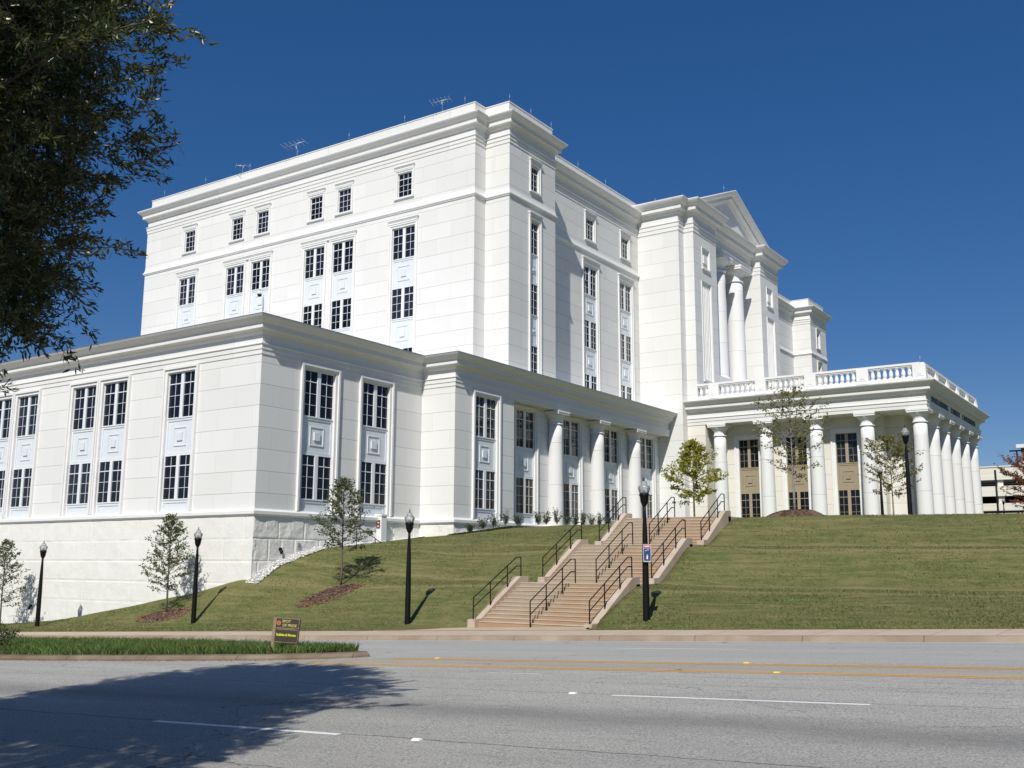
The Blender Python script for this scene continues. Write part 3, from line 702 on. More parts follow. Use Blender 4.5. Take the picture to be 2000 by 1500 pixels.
en=MB(); sweep(en,[(.745,12.335),(.81,12.335),(.815,12.29),(.8,12.29)],[(-76,Y1),(X1,Y1),(X1,Y2),(X2,Y2),(X2,YPV-.03)],cap=True); cb(en,'roof_edge_flashing',m_flash)
# split faced base with real relief
CD_=.075
def rock(f,u0,u1,z0,z1,step,amp,jd=.05):
    jd=.02 if step>.08 else .045
    us=np.arange(u0,u1+step*.5,step); us[-1]=u1; zs=np.arange(z0,z1+step*.5,step); zs[-1]=z1
    V=[];nz=len(zs); bw=1.75 if step<.08 else 4.2; bh=1.1
    from mathutils import noise as mn
    for u in us:
        for z in zs:
            r=(z-ZB)/bh; row=math.floor(r); fr=abs(r-round(r))*bh; uu=u/bw+.5*(row%2)+.13*row; fu=abs(uu-round(uu))*bw
            e=min(1,min(fr,fu)/.05); hgt=.10+amp*mn.fractal(Vector((u*1.3,z*1.3,row*3.1+math.floor(uu+.5)*1.7+(7 if f.ax=='x' else 0))),.8,2.1,5)
            hgt+= .5*amp*mn.noise(Vector((u*.9+row,z*.9,2)))
            d=(.075+(1-jd)*0)+(e-1)*jd+e*max(-.05,hgt-.10); 
            if u in (us[0],us[-1]): d=CD_
            V.append(f.P(float(u),float(z),d))
    F=[(i*nz+j,(i+1)*nz+j,(i+1)*nz+j+1,i*nz+j+1) for i in range(len(us)-1) for j in range(nz-1)]
    return V,F
def add_rock(name,f,u0,u1,z0,z1,step,amp):
    V,F=rock(f,u0,u1,z0,z1,step,amp); o=obj(name,np_mesh(name,V,F,m_rock),CH,-CH_LOC); return o
def smooth_band(b,f,u0,u1,z0,z1,d): f.box(b,u0,u1,z0,z1,-.2,d)
add_rock('split_face_base',fS1,-76,X1+CD_,-6.2,2.32,.09,.012)
add_rock('split_face_base',fF1,Y1-CD_,Y2,-2.4,2.32,.05,.032)
add_rock('split_face_base',fS2,X1,X2+CD_,-1,2.32,.07,.03)
add_rock('split_face_base',fF2,Y2-CD_,53.5,0,2.32,.05,.032)
# small white pier beside the side door with its sign and rail
b=MB(); b.box(X1-.1,X1+.42,43.42,43.86,.6,2.72); b.box(X1-.1,X1+.46,43.38,43.90,2.66,2.74); cb(b,'door_pier',m_trim)
sg_=empty('wall_sign','small dark red notice fixed to the white pier by the side door','sign',(X1+.20,43.40,2.20))
b=MB(); b.box(-.13,.13,-.02,.0,-.22,.22); b.build('plate',simple('dark_red_sign',(.16,.05,.045),.5),sg_)
b=MB(); b.box(-.08,.08,-.026,-.0205,.05,.10); b.box(-.07,.07,-.026,-.0205,-.16,-.13); b.box(-.05,.05,-.026,-.0205,-.11,-.08); b.build('lettering',m_trim,sg_)
e=empty('door_handrail','short black handrail beside the side door at the rough base wall','handrail',(-37.75,40.7,H(-37.75,40.7)))
z0=0; 
b=MB(); b.tube([(0,0,0),(0,0,.95),(0,.30,.95),(0,2.6,-.05)],.022,8); b.build('top_rail',m_black,e)
b=MB(); b.tube([(0,1.5,-.1),(0,1.5,.44)],.022,8); b.build('post',m_black,e)
b=MB(); b.box(-.05,.05,-.10,.0,-.02,.10); b.lathe([(.02,-.1),(.09,-.14),(.10,-.22),(.06,-.26)],(0,-.0,.12),10)
for (y,z,lab,sx) in ((36.2,.62,'small dark wall light low on the rough stone base, right of the building corner',1),):
    o=MB(); o.box(-.02,.10,-.06,.06,.0,.16); o.lathe([(.03,.0),(.08,-.05),(.075,-.18),(.03,-.22)],(.13,0,.06),10)
    w_=o.build('wall_light',m_black); w_.location=(X1+.10,y,z); tag(w_,lab,'wall light')
o=MB(); o.box(-.01,.03,-.10,.10,-.11,.11); [o.box(.03,.038,-.08,.08,-.09+i*.045,-.075+i*.045) for i in range(4)]
w_=o.build('wall_vent',simple('vent_grey',(.35,.35,.34),.5)); w_.location=(X1+.12,37.45,.92); tag(w_,'little grey square vent in the rough stone base right of the wall light','vent')
o=MB(); o.box(-.10,.10,-.03,.01,-.11,.11); [o.box(-.08,.08,-.038,-.03,-.09+i*.045,-.075+i*.045) for i in range(4)]
w_=o.build('wall_vent',simple('vent_grey2',(.30,.30,.29),.5)); w_.location=(-45.1,Y1-.12,-1.18); tag(w_,'little grey square vent low on the long stone wall behind the young tree','vent')
o=MB(); o.box(-.05,.05,-.10,.0,.0,.14); o.lathe([(.03,.0),(.07,-.05),(.065,-.16),(.03,-.2)],(0,-.13,.05),10)
w_=o.build('wall_light',m_black); w_.location=(-57.3,Y1-.10,-2.55); tag(w_,'small dark wall light low on the long wall left of the leftmost lamp','wall light')
# ---------------- columns
def column(x,y,z0,z1,rb,rt,name='column',mat=None):
    mat=mat or m_col; c=MB(); h=z1-z0; e=rb/.55
    prof=[(rb*1.22,.0),(rb*1.22,.10*e),(rb*1.16,.13*e),(rb*1.16,.2*e),(rb*1.02,.24*e),(rb,.30*e)]
    zs=h-.95*e
    for i in range(1,9):
        t=i/8; prof.append((rb-(rb-rt)*(t**1.7),.30*e+(zs-.30*e)*t))
    c.lathe(prof,(x,y,z0),40); o=cb(c,name,mat)
    k=MB(); k.lathe([(rt,zs+.0),(rt+.07*e,zs+.01),(rt+.07*e,zs+.08*e),(rt+.005,zs+.09*e),(rt+.005,zs+.42*e),(rt+.05*e,zs+.45*e),(rt+.09*e,zs+.50*e),(rt+.19*e,zs+.62*e),(rt+.24*e,zs+.68*e),(rt+.24*e,zs+.71*e)],(x,y,z0),40)
    a=rt+.27*e; k.box(x-a,x+a,y-a,y+a,z0+zs+.712*e,z0+h-.04*e); k.box(x-a-.03,x+a+.03,y-a-.03,y+a+.03,z0+h-.04*e*3,z0+h-.002)
    q=k.build('capital',m_trim); q.parent=o; return o
for y in (59.45,65.32,71.20): column(-36.87,y,1.9,10.44,.54,.46)
# ---------------- tower
XT,YT,XB,YB,YB1,XR=-38.69,52.22,-36.72,53.45,59.27,-38.89
XP,YP2,XP2=-35.04,77.42,-34.14
YM=87.7; mir=lambda y:2*YM-y
fTS,fTB,fBF,fR=Face('y',YT),Face('y',YB),Face('x',XB),Face('x',XR)
TZ0,TZ1=11.0,28.2
rows=[(21.0,2.30),(16.70,2.25),(12.40,2.22)]
TC=[-44.85,-50.65,-53.55,-59.40,-62.35,-68.20]; TW=2.08; ST=(11.6,23.32)
tw=MB()
sing=lambda cs,w=1.30:[(c-w/2,c+w/2,25.52,27.34) for c in cs]; stk=lambda cs,w=TW:[(c-w/2,c+w/2,ST[0],ST[1]) for c in cs]
wall(tw,fTS,-74,XT,TZ0,TZ1,sing(TC)+stk(TC)); tw.poly([(XT,YT,TZ0),(XT,YB,TZ0),(XT,YB,TZ1),(XT,YT,TZ1)]); wall(tw,fTB,XT,XB,TZ0,TZ1)
BC=[56.6]; RC=[68.05,73.95]
wall(tw,fBF,YB,YB1,TZ0,TZ1,sing(BC,.95)+stk(BC,1.0)); tw.poly([(XB,YB1,TZ0),(XR,YB1,TZ0),(XR,YB1,TZ1),(XB,YB1,TZ1)])
wall(tw,fR,YB1,YPV,TZ0,TZ1,sing(RC)+stk(RC))
RC2=[mir(c) for c in RC]; BC2=[mir(56.6)]
wall(tw,fR,98.0,mir(YB1),TZ0,TZ1,sing(RC2)+stk(RC2)); yb1,yb2=mir(YB1),mir(YB)
tw.poly([(XR,yb1,TZ0),(XB,yb1,TZ0),(XB,yb1,TZ1),(XR,yb1,TZ1)]); wall(tw,fBF,yb1,yb2,TZ0,TZ1,sing(BC2,.95)+stk(BC2,1.0))
tw.poly([(XB,yb2,TZ0),(-74,yb2,TZ0),(-74,yb2,TZ1),(XB,yb2,TZ1)]); tw.poly([(-74,YT,TZ0),(-74,yb2,TZ0),(-74,yb2,TZ1),(-74,YT,TZ1)])
tw.poly([(-74,YT,30.3),(XR,YT,30.3),(XR,yb2,30.3),(-74,yb2,30.3)],1)
cb(tw,'tower_wall',[m_tow,m_trim])
def stackfill(f,cs,w,cols,kind='white',nr=3):
    for c in cs:
        for i,(z,h) in enumerate(rows[:nr]): window(f,c,z,w,h,cols,kind)
        for i in range(nr-1): spandrel(f,c,rows[i+1][0]+rows[i+1][1],rows[i][0],w)
        if nr==3: spandrel(f,c,ST[0],rows[2][0],w,style='low')
stackfill(fTS,TC,TW,4); stackfill(fBF,BC,1.0,2); stackfill(fR,RC,TW,4,'white'); stackfill(fR,RC2,TW,4,'white',1); stackfill(fBF,BC2,1.0,2,'white',1)
for f,cs,w,c_ in ((fTS,TC,1.30,3),(fBF,BC,.95,2),(fR,RC,1.30,3),(fR,RC2,1.30,3),(fBF,BC2,.95,2)):
    for c in cs:
        window(f,c,25.52,w,1.82,c_); surround(trims,f,c-w/2,c+w/2,25.52,27.34,.22,.09,1,1)
for f,prs,w in ((fTS,[(-44.85,),(-53.55,-50.65),(-62.35,-59.40),(-68.2,)],TW),(fBF,[(56.6,)],1.0),(fR,[(68.05,),(73.95,)],TW),(fR,[(RC2[1],),(RC2[0],)],TW),(fBF,[(BC2[0],)],1.0)):
    for pr in prs:
        for c in pr: surround(trims,f,c-w/2,c+w/2,TZ0+.1,23.32,.27,.10)
        a=min(pr)-w/2-.27; c=max(pr)+w/2+.27; zt=23.6
        hb=MB(); f.box(hb,a-.01,c+.01,zt,zt+.16,-.02,.13); f.box(hb,a-.04,c+.04,zt+.16,zt+.24,-.02,.17); f.box(hb,a-.08,c+.08,zt+.24,zt+.31,-.02,.22); cb(hb,'hood_mould',m_trim)
TP=[(-74,YT),(XT,YT),(XT,YB),(XB,YB),(XB,YB1),(XR,YB1),(XR,YPV)]
TP2=[(XR,98.0),(XR,yb1),(XB,yb1),(XB,yb2),(-74,yb2)]
BP=[(0,24.95),(.03,24.75),(.08,24.60),(.13,24.56),(.13,24.47),(.07,24.44),(.07,24.38),(0,24.37)]
b=MB(); sweep(b,BP,[(-74,YB1),(-74,YT)]+TP[1:]); cb(b,'string_course',m_trim); b=MB(); sweep(b,BP,TP2); cb(b,'string_course',m_trim)
TPc=[(-74,YB1),(-74,YT)]+TP[1:-1]+[(XR,YPV-.03)]
b=MB(); sweep(b,ENT(30.07,28.08,.70,.36),TPc); cb(b,'tower_cornice',m_ent); b=MB(); sweep(b,ENT(30.07,28.08,.70,.36),TP2[:-1]+[(-60,yb2)]); cb(b,'tower_cornice',m_ent)
b=MB(); PP=[(-1.2,31.18),(-.10,31.18),(-.10,31.12),(-.14,31.12),(-.14,30.0)]
sweep(b,PP,TPc); cb(b,'tower_parapet',m_ent); b=MB(); sweep(b,PP,TP2); cb(b,'tower_parapet',m_ent)
# ---------------- central pavilion with pediment
pv=MB(); fPS,fPP,fPf,fPX=Face('y',YPV),Face('y',YP2),Face('x',XP2),Face('x',XP)
PZ=28.05; wall(pv,fPS,XR-2,XP,1.5,PZ); pv.poly([(XP,YPV,1.5),(XP,YP2,1.5),(XP,YP2,PZ),(XP,YPV,PZ)]); wall(pv,fPP,XP,XP2,1.5,PZ)
YL,YR=82.27,mir(82.27)
XW=-36.9; fW=Face('x',XW)
sqh=[(79.15,80.65,25.3,27.05),(78.9,80.8,15.4,24.0)]; sqh2=[(mir(c),mir(a),e,g) for a,c,e,g in sqh]
wall(pv,fPf,YP2,YL,1.5,PZ,sqh,.12,0,1); wall(pv,fPf,YR,mir(YP2),1.5,PZ,sqh2,.12,0,1)
for h in sqh+sqh2: fPf.quad(pv,h[0],h[1],h[2],h[3],-.12,1)
pv.poly([(XP2,YL,1.5),(XW,YL,1.5),(XW,YL,PZ+.4),(XP2,YL,PZ+.4)]); wall(pv,Face('y',YR),XW,XP2,1.5,PZ+.4)
PC=[84.1,87.7,91.3]; pw=1.5
wall(pv,fW,YL,YR,12,PZ+.4,sing(PC)+[(c-pw/2,c+pw/2,14.9,ST[1]) for c in PC])
pv.poly([(XW,YL,PZ),(XW,YR,PZ),(-34.9,YR,PZ),(-34.9,YL,PZ)],1)
pv.poly([(XP2,mir(YP2),1.5),(XP,mir(YP2),1.5),(XP,mir(YP2),PZ),(XP2,mir(YP2),PZ)]); pv.poly([(XP,mir(YP2),1.5),(XP,mir(YPV),1.5),(XP,mir(YPV),PZ),(XP,mir(YP2),PZ)]); pv.poly([(XP,mir(YPV),1.5),(XR-8,mir(YPV),1.5),(XR-8,mir(YPV),PZ+2.6),(XP,mir(YPV),PZ+2.6)])
pv.box(XW,XP2-.05,YL+.003,YR-.003,13.4,16.35,1)
pv.poly([(XR-8,YPV,30.6),(XP2,YPV,30.6),(XP2,mir(YPV),30.6),(XR-8,mir(YPV),30.6)],1)
cb(pv,'pavilion_wall',[m_pav,m_trim])
for c in PC:
    window(fW,c,25.52,1.30,1.82,3); surround(trims,fW,c-.65,c+.65,25.52,27.34,.22,.09,1,1)
    window(fW,c,20.2,pw,3.1,4); window(fW,c,15.0,pw,3.4,4); spandrel(fW,c,18.4,20.2,pw); surround(trims,fW,c-pw/2,c+pw/2,15,23.32,.27,.10,1)
for h in sqh+sqh2:
    trims=MB(); surround(trims,fPf,h[0],h[1],h[2],h[3],.10,.06); fPf.box(trims,h[0]-.12,h[1]+.12,h[2]-.12,h[2]-.002,-.02,.14)
    if h[3]-h[2]<3: fPf.box(trims,(h[0]+h[1])/2-.3,(h[0]+h[1])/2+.3,(h[2]+h[3])/2-.35,(h[2]+h[3])/2+.35,-.12,-.02)
    else:
        for i in range(1,6): u=h[0]+(h[1]-h[0])*i/6; fPf.box(trims,u-.05,u+.05,h[2]+.15,h[3]-.25,-.12,-.05)
    cb(trims,'relief_panel',m_trim)
XC=-35.02
PPth=[(XR-2,YPV),(XP,YPV),(XP,YP2),(XP2,YP2),(XP2,YL),(XC,YL),(XC,YR),(XP2,YR),(XP2,mir(YP2)),(XP,mir(YP2)),(XP,mir(YPV)),(XR-2,mir(YPV))]
b=MB(); PE=ENT(30.72,28.05,.95,.50); sweep(b,PE,PPth); cb(b,'pavilion_cornice',m_ent)
# pediment: gable prism with raking cornice
b=MB(); ya,yb=78.6,mir(78.6); za,zp=30.74,34.2; xt=XC-.1
b.poly([(xt,ya,za),(xt,yb,za),(xt,YM,zp)]); b.poly([(xt,ya,za),(-60,ya,za),(-60,YM,zp),(xt,YM,zp)]); b.poly([(xt,yb,za),(-60,yb,za),(-60,YM,zp),(xt,YM,zp)]); cb(b,'pediment',m_trim)
def rake(b,y0,z0,y1,z1,prof,x):
    d=Vector((0,y1-y0,z1-z0)); L=d.length; d.normalize(); nrm=Vector((0,-d.z,d.y)); nrm=nrm if nrm.z>0 else -nrm
    A=[];B=[]
    for o,t in prof:     # o outwards (+X), t along the normal (0 = roof line, down negative)
        A.append((x+o,y0+nrm.y*t,z0+nrm.z*t))
        s=(y1-(y0+nrm.y*t))/d.y; B.append((x+o,y1,z0+nrm.z*t+d.z*s))
    for i in range(len(prof)-1): b.poly([A[i],B[i],B[i+1],A[i+1]])
    b.poly(A)
RP=[(-24,.0),(.90,.0),(.95,-.02),(.95,-.09),(.88,-.22),(.70,-.36),(.55,-.45),(.50,-.48),(.50,-.74),(.20,-.80),(.12,-.92),(0,-1.05),(-.02,-1.05)]
b=MB(); rake(b,77.3,30.86,YM,35.05,RP,xt+.0); cb(b,'raking_cornice',m_trim); b=MB(); rake(b,mir(77.3),30.86,YM,35.05,RP,xt+.0); cb(b,'raking_cornice',m_trim)
for y in (85.55,mir(85.55)): column(-35.5,y,16.35,28.02,.86,.74)
# ---------------- portico
YQ,XQ=77.32,-16.25; YQ2=mir(YQ)
PB=MB()
pPath=[(XP-.0,YQ),(XQ,YQ),(XQ,YQ2),(XP,YQ2)]
b=MB(); sweep(b,ENT(13.32,11.33,.80,.42),pPath); cb(b,'portico_entablature',m_ent)
b=MB(); b.box(XP2-.9,XQ-.03,YQ+.03,YQ2-.03,11.36,13.33); cb(b,'portico_roof',m_trim)
fA=Face('y',79.15); fX=Face('x',-18.6)
AC=[-30.56,-26.6,-22.66]; aw=1.66
b=MB(); wall(b,fA,-35,-19.9,1.6,11.36,[(c-aw/2,c+aw/2,3.0,10.12) for c in AC],.35); b.poly([(-19.9,79.15,1.6),(-19.9,80.3,1.6),(-19.9,80.3,11.36),(-19.9,79.15,11.36)])
wall(b,Face('y',80.3),-19.9,-18.6,1.6,11.36); DC=[83.9,87.7,91.5]
wall(b,fX,80.3,mir(80.3),1.6,11.36,[(c-1.2,c+1.2,2.6,9.9) for c in DC],.35); b.poly([(-18.6,mir(80.3),1.6),(-34,mir(80.3),1.6),(-34,mir(80.3),11.36),(-18.6,mir(80.3),11.36)])
b.box(XP-.1,-33.5,YQ+.01,79.4,1.6,11.35,0)
cb(b,'portico_wall',[m_cream,m_trim])
for c in AC:
    window(fA,c,7.78,aw,2.34,4,'tan'); window(fA,c,3.45,aw,2.32,4,'tan'); spandrel(fA,c,5.77,7.78,aw,m_tan); spandrel(fA,c,3.0,3.45,aw,m_tan,'low'); surround(trims,fA,c-aw/2,c+aw/2,2.6,10.12,.36,.12)
for c in DC:
    window(fX,c,6.6,2.4,3.3,4,'tan'); window(fX,c,2.62,2.4,3.0,4,'tan'); spandrel(fX,c,5.62,6.6,2.4,m_tan,'low'); surround(trims,fX,c-1.2,c+1.2,2.6,9.9,.3,.12)
SXc=[-32.52,-28.6,-24.58,-20.7]; FY=[77.98+3.888*k for k in range(6)]
for x in SXc: column(x,77.98,2.2,11.34,.57,.48)
for y in FY: column(-16.9,y,2.2,11.34,.57,.48)
for x in SXc: column(x,FY[-1],2.2,11.34,.57,.48)
b=MB(); b.box(-34,-15.2,76.9,98.6,1.2,2.22); cb(b,'portico_floor',m_trim)
# balustrade
BL=empty('balustrade',None,None); BL.parent=CH; BL.location=-CH_LOC
del_=[k for k in ('label','category') if k in BL]
bz0,bz1=13.34,14.78
def rail(b,x0,y0,x1,y1,wd,z0,z1): b.box(min(x0,x1)-(wd if x0==x1 else 0),max(x0,x1)+(wd if x0==x1 else 0),min(y0,y1)-(wd if y0==y1 else 0),max(y0,y1)+(wd if y0==y1 else 0),z0,z1)
yq=YQ+.28; xq=XQ-.28; yq2=YQ2-.28
b=MB()
for (x0,y0,x1,y1) in ((XP2,yq,xq,yq),(xq,yq,xq,yq2),(XP2,yq2,xq,yq2)):
    rail(b,x0,y0,x1,y1,.21,bz0,13.72); rail(b,x0,y0,x1,y1,.19,14.52,14.62); rail(b,x0,y0,x1,y1,.25,14.622,14.78)
o=b.build('rail',m_trim); o.parent=BL
pedx=[-32.7,-28.7,-24.68,-20.7,-16.6]; pedy=[77.75]+[FY[k] for k in range(1,5)]+[97.6]
def ped(x,y):
    b=MB(); w=.44; b.box(x-w,x+w,y-w*.55 if 0 else y-.27,y+.27,13.72,14.60)
    return b
PM=None
for x in pedx:
    b=MB(); a=.47 if x>-17 else .44; b.box(x-a,x+a,yq-.27,yq+.27,13.5,14.625)
    for t in ((.30,.34,0),(.16,.17,1)): b.box(x-t[0],x+t[0],yq-.27-.03*(1+t[2]),yq-.26,14.05-t[0],14.05+t[0])
    o=b.build('pedestal',m_trim); o.parent=BL
for y in pedy[1:]:
    b=MB(); b.box(xq-.27,xq+.27,y-.44,y+.44,13.5,14.625); b.box(xq+.26,xq+.31,y-.28,y+.28,13.77,14.33); b.box(xq+.26,xq+.34,y-.15,y+.15,13.9,14.2)
    o=b.build('pedestal',m_trim); o.parent=BL
bm_=MB(); bm_.box(-.14,.14,-.14,.14,0,.10); bm_.lathe([(.08,.10),(.10,.13),(.15,.22),(.155,.33),(.135,.48),(.10,.62),(.10,.68),(.12,.70)],(0,0,0),10); bm_.box(-.13,.13,-.13,.13,.70,.80)
BM=bm_.mesh('baluster',m_trim)
def bals(a,c,n,fn):
    for i in range(n):
        t=a+(c-a)*(i+.5)/n; o=obj('baluster',BM,BL,fn(t))
bals(-34.1,-33.14,2,lambda t:(t,yq,13.721))
for i in range(4): bals(pedx[i]+.5,pedx[i+1]-.5,7,lambda t:(t,yq,13.721))
for i in range(5): bals(pedy[i]+.5,pedy[i+1]-.5,7,lambda t:(xq,t,13.721))
# lettering on the frieze
def text_mesh(txt,size,ext,mat,bold=0,space=1.0):
    c=D.curves.new('lettering','FONT'); c.body=txt; c.size=size; c.extrude=ext; c.offset=bold; c.space_character=space; c.align_x='CENTER'; c.align_y='CENTER'; c.resolution_u=3
    o=D.objects.new('tmp',c); COL.objects.link(o); dg=bpy.context.evaluated_depsgraph_get(); me=D.meshes.new_from_object(o.evaluated_get(dg)); D.objects.remove(o); me.materials.clear(); me.materials.append(mat); return me
m_let=simple('bronze_lettering',(.10,.12,.16),.4,.3)
me=text_mesh('SPARTANBURG   COUNTY   COURTHOUSE',.70,.03,m_let,-.004,1.42)
xs_=[v.co.x for v in me.vertices]; wdt=max(xs_)-min(xs_); s_=16.9/wdt
o=obj('lettering',me,CH,Vector((XQ+.03,YM-.2,12.18))-CH_LOC,(math.pi/2,0,math.pi/2)); o.scale=(s_,1,1)
# lightning rods on the parapets
RODS=[(-72+i*5.4,YT-.02,31.18) for i in range(7)]+[(XB-.15,YB+.2,31.18),(XB-.15,56.3,31.18),(XB-.15,59.0,31.18),(XR-.15,62,31.18),(XR-.15,66.5,31.18),(XR-.15,71,31.18),(-37,YPV-.3,30.74),(-34.5,YP2+.2,30.74),(-34.5,85.5,34.3),(XQ-.3,yq+.1,14.78)]
rm=MB(); rm.tube([(0,0,0),(0,0,.55)],.013,6); RM=rm.mesh('lightning_rod',simple('rod_metal',(.45,.47,.5),.4,.7))
for p in RODS: obj('lightning_rod',RM,CH,Vector(p)-CH_LOC)
# rooftop aerials
def aerial(x,y,z,rz,sc,lab,n=6):
    e=empty('roof_aerial',lab,'antenna',(x,y,z),rz,group='aerials along the roof edge'); al=D.materials.get('rod_metal')
    b=MB(); b.tube([(0,.25,0),(0,0,.9*sc)],.02,6); b.build('mast',al,e)
    b=MB(); b.tube([(-.95*sc,0,.80*sc),(.75*sc,0,1.05*sc)],.02,6); b.build('boom',al,e)
    for i in range(n):
        t=i/(n-1); x_=-.95*sc+1.7*sc*t; zz=.80*sc+.25*sc*t; b=MB(); b.tube([(x_,-(.62-.1*t)*sc,zz),(x_,(.62-.1*t)*sc,zz)],.014,5); b.build('element',al,e)
aerial(-56.0,YT-.05,31.15,.25,1.05,'metal aerial with several bars on the middle of the roof parapet')
aerial(-41.6,YT-.05,31.15,.35,.8,'small metal aerial near the tall front corner of the roof')
aerial(-62.0,YT-.05,31.15,1.0,.6,'smallest metal aerial, leftmost on the long roof parapet',4)
# security camera mast on the low roof corner
e=empty('camera_mast','security camera on a curved grey mast at the roof corner of the lower wing','security camera',(X1+.15,Y1-.2,12.33))
gm=simple('galvanised',(.42,.44,.45),.4,.5)
b=MB(); b.tube([(0,0,0),(0,0,.35),(-.03,0,.9),(-.14,-.02,1.30),(-.26,-.03,1.38)],.035,8); b.build('mast',gm,e)
b=MB(); b.lathe([(.03,.0),(.11,-.04),(.13,-.14),(.12,-.2)],(-.28,-.03,1.36),14); b.build('housing',m_trim,e)
b=MB(); b.lathe([(.115,-.2),(.10,-.26),(.05,-.31),(.01,-.32)],(-.28,-.03,1.36),14); b.build('dome',m_black,e)
b=MB(); b.box(-.2,.2,-.02,.02,-.05,.26); b.build('bracket',m_trim,e)
# ------------------------------------------------------------------ street lamps
def lamp_parts():
    out={}
    b=MB(); b.lathe([(.115,-.3),(.115,.0),(.112,.9),(.10,1.9),(.082,2.7),(.055,3.3),(.05,3.56)],(0,0,0),12); out['pole']=b.mesh('pole',m_black)
    b=MB(); b.lathe([(.05,3.50),(.075,3.54),(.12,3.63),(.135,3.68),(.15,3.82),(.17,3.84),(.17,3.90),(.14,3.905)],(0,0,0),20); out['fitter']=b.mesh('fitter',m_black)
    b=MB(); pr=[(.15,3.905),(.175,3.98),(.20,4.06),(.205,4.10),(.19,4.14),(.13,4.19),(.11,4.21),(.10,4.27),(.07,4.30),(.03,4.32)]; 
    b.lathe(pr,(0,0,0),24); out['globe']=b.mesh('globe',m_lglass)
    b=MB(); b.lathe([(.05,3.90),(.055,4.0),(.02,4.03),(.02,4.05)],(0,0,0),10); b.lathe([(.005,4.30),(.03,4.32),(.035,4.335),(.014,4.36),(.022,4.38),(.004,4.46)],(0,0,0),10); out['finial']=b.mesh('finial',m_black)
    return out
LPM=lamp_parts()
def lamp(x,y,lab,z=None,zs=1):
    e=empty('street_lamp',lab,'street lamp',(x,y,H(x,y) if z is None else z),group='black lamp posts around the courthouse lawn'); e.scale=(1,1,zs)
    for k,me in LPM.items(): obj(k,me,e)
    return e
lamp(-51.3,31.2,'leftmost of the four lamps along the sidewalk, in front of the rough stone wall')
lamp(-39.2,31.5,'black lamp post beside the young tree at the lower left of the lawn')
lamp(-26.3,31.4,'black lamp post in the middle of the lawn, left of the stairs')
lamp(-15.66,30.9,'black lamp post right of the stairs with a small blue sign on its pole',z=-1.76,zs=1.055)
lamp(-12.04,52.18,'tall black lamp post on the crest in front of the corner portico columns',z=2.43)
lamp(-18.56,72.5,'more distant lamp post in front of the portico wall, left of the yellowing tree',z=2.4,zs=1.02)
lamp(-22.0,146.0,'tiny far lamp post in front of the cream parking garage',z=4.4)
# sign on the lamp
e=empty('pole_sign','small blue sign with a red top strip fixed to the lamp post by the stairs','sign',(-15.62,30.72,.10),R_(27))
b=MB(); b.box(-.02,.24,-.02,.02,0,.58); b.build('plate',simple('sign_border',(.45,.47,.5),.4),e)
b=MB(); b.box(.0,.22,-.027,-.021,.04,.44); b.build('blue_panel',simple('sign_blue',(.02,.05,.16),.4),e)
b=MB(); b.box(.0,.22,-.027,-.021,.46,.56); b.build('red_strip',simple('sign_red',(.42,.04,.06),.4),e)
b=MB(); [b.box(.03+i*.028,.05+i*.028,-.032,-.0275,.485,.535) for i in range(6)]
b.box(.04,.10,-.032,-.0275,.36,.375); b.box(.10,.17,-.032,-.0275,.385,.40); b.box(.085,.135,-.032,-.0275,.09,.20); b.box(.095,.125,-.032,-.0275,.21,.24); b.build('lettering',simple('sign_pale',(.75,.72,.75),.4),e)
# small grey utility tag on third lamp
# ------------------------------------------------------------------ wooden sign on the island
sx,sy=-20.5,19.45; dirv=Vector((-sx,-sy,0)).normalized(); ang=math.atan2(dirv.y,dirv.x)+math.pi/2+R_(-8)
e=empty('garden_sign','wooden post sign with two dark boards and yellow lettering standing in the median grass','sign',(sx,sy,road_z(sx,sy)+.12),ang)
e.rotation_euler=(R_(-1),R_(4),ang)
m_wood=simple('weathered_wood',(.25,.185,.115),.85,var=.35,scale=14,bump=.4); m_board=simple('dark_sign_board',(.055,.038,.02),.45); m_yel=simple('sign_yellow',(.50,.43,.17),.5); m_yel2=simple('sign_bright_yellow',(.60,.62,.06),.5); m_or=simple('sign_orange',(.50,.20,.05),.5)
for x in (-.30,.29):
    b=MB(); b.box(x-.055,x+.055,-.05,.055,-.15,.90); b.build('post',m_wood,e)
for nm,z0,z1 in (('upper_board',.655,.885),('lower_board',.29,.60)):
    b=MB(); b.box(-.27,.32,-.085,-.052,z0,z1); q=b.build(nm,m_board,e)
    b=MB(); t=.014
    for (a,c,g,h) in ((-.285,.335,z0-t,z0),(-.285,.335,z1,z1+t),(-.285,-.27,z0,z1),(.32,.335,z0,z1)): b.box(a,c,-.09,-.05,g,h)
    o=b.build('board_edge',m_wood); o.parent=q
def txt(s,x,z,size,mat,bold=.0,sc=1):
    me=text_mesh(s,size,.002,mat,bold); o=obj('lettering',me,e,(x,-.090,z),(math.pi/2,0,0)); o.scale=(sc,1,1)
txt('SPOT',-.005,.82,.10,m_yel,.002,.95); txt('OF PRIDE',.085,.715,.10,m_yel,.002,.90); txt('Robbins & Morton',.02,.47,.085,m_yel2,.004,.80)
b=MB()
for i in range(8):
    a=i*math.pi/4+.2; c,s=math.cos(a),math.sin(a); x0,z0=-.205,.77
    P=lambda r,t:(x0+r*c-t*s,-.088,z0+r*s+t*c)
    b.poly([P(.012,0),P(.045,-.018),P(.068,0),P(.045,.018)])
b.build('flower_emblem',m_or,e)
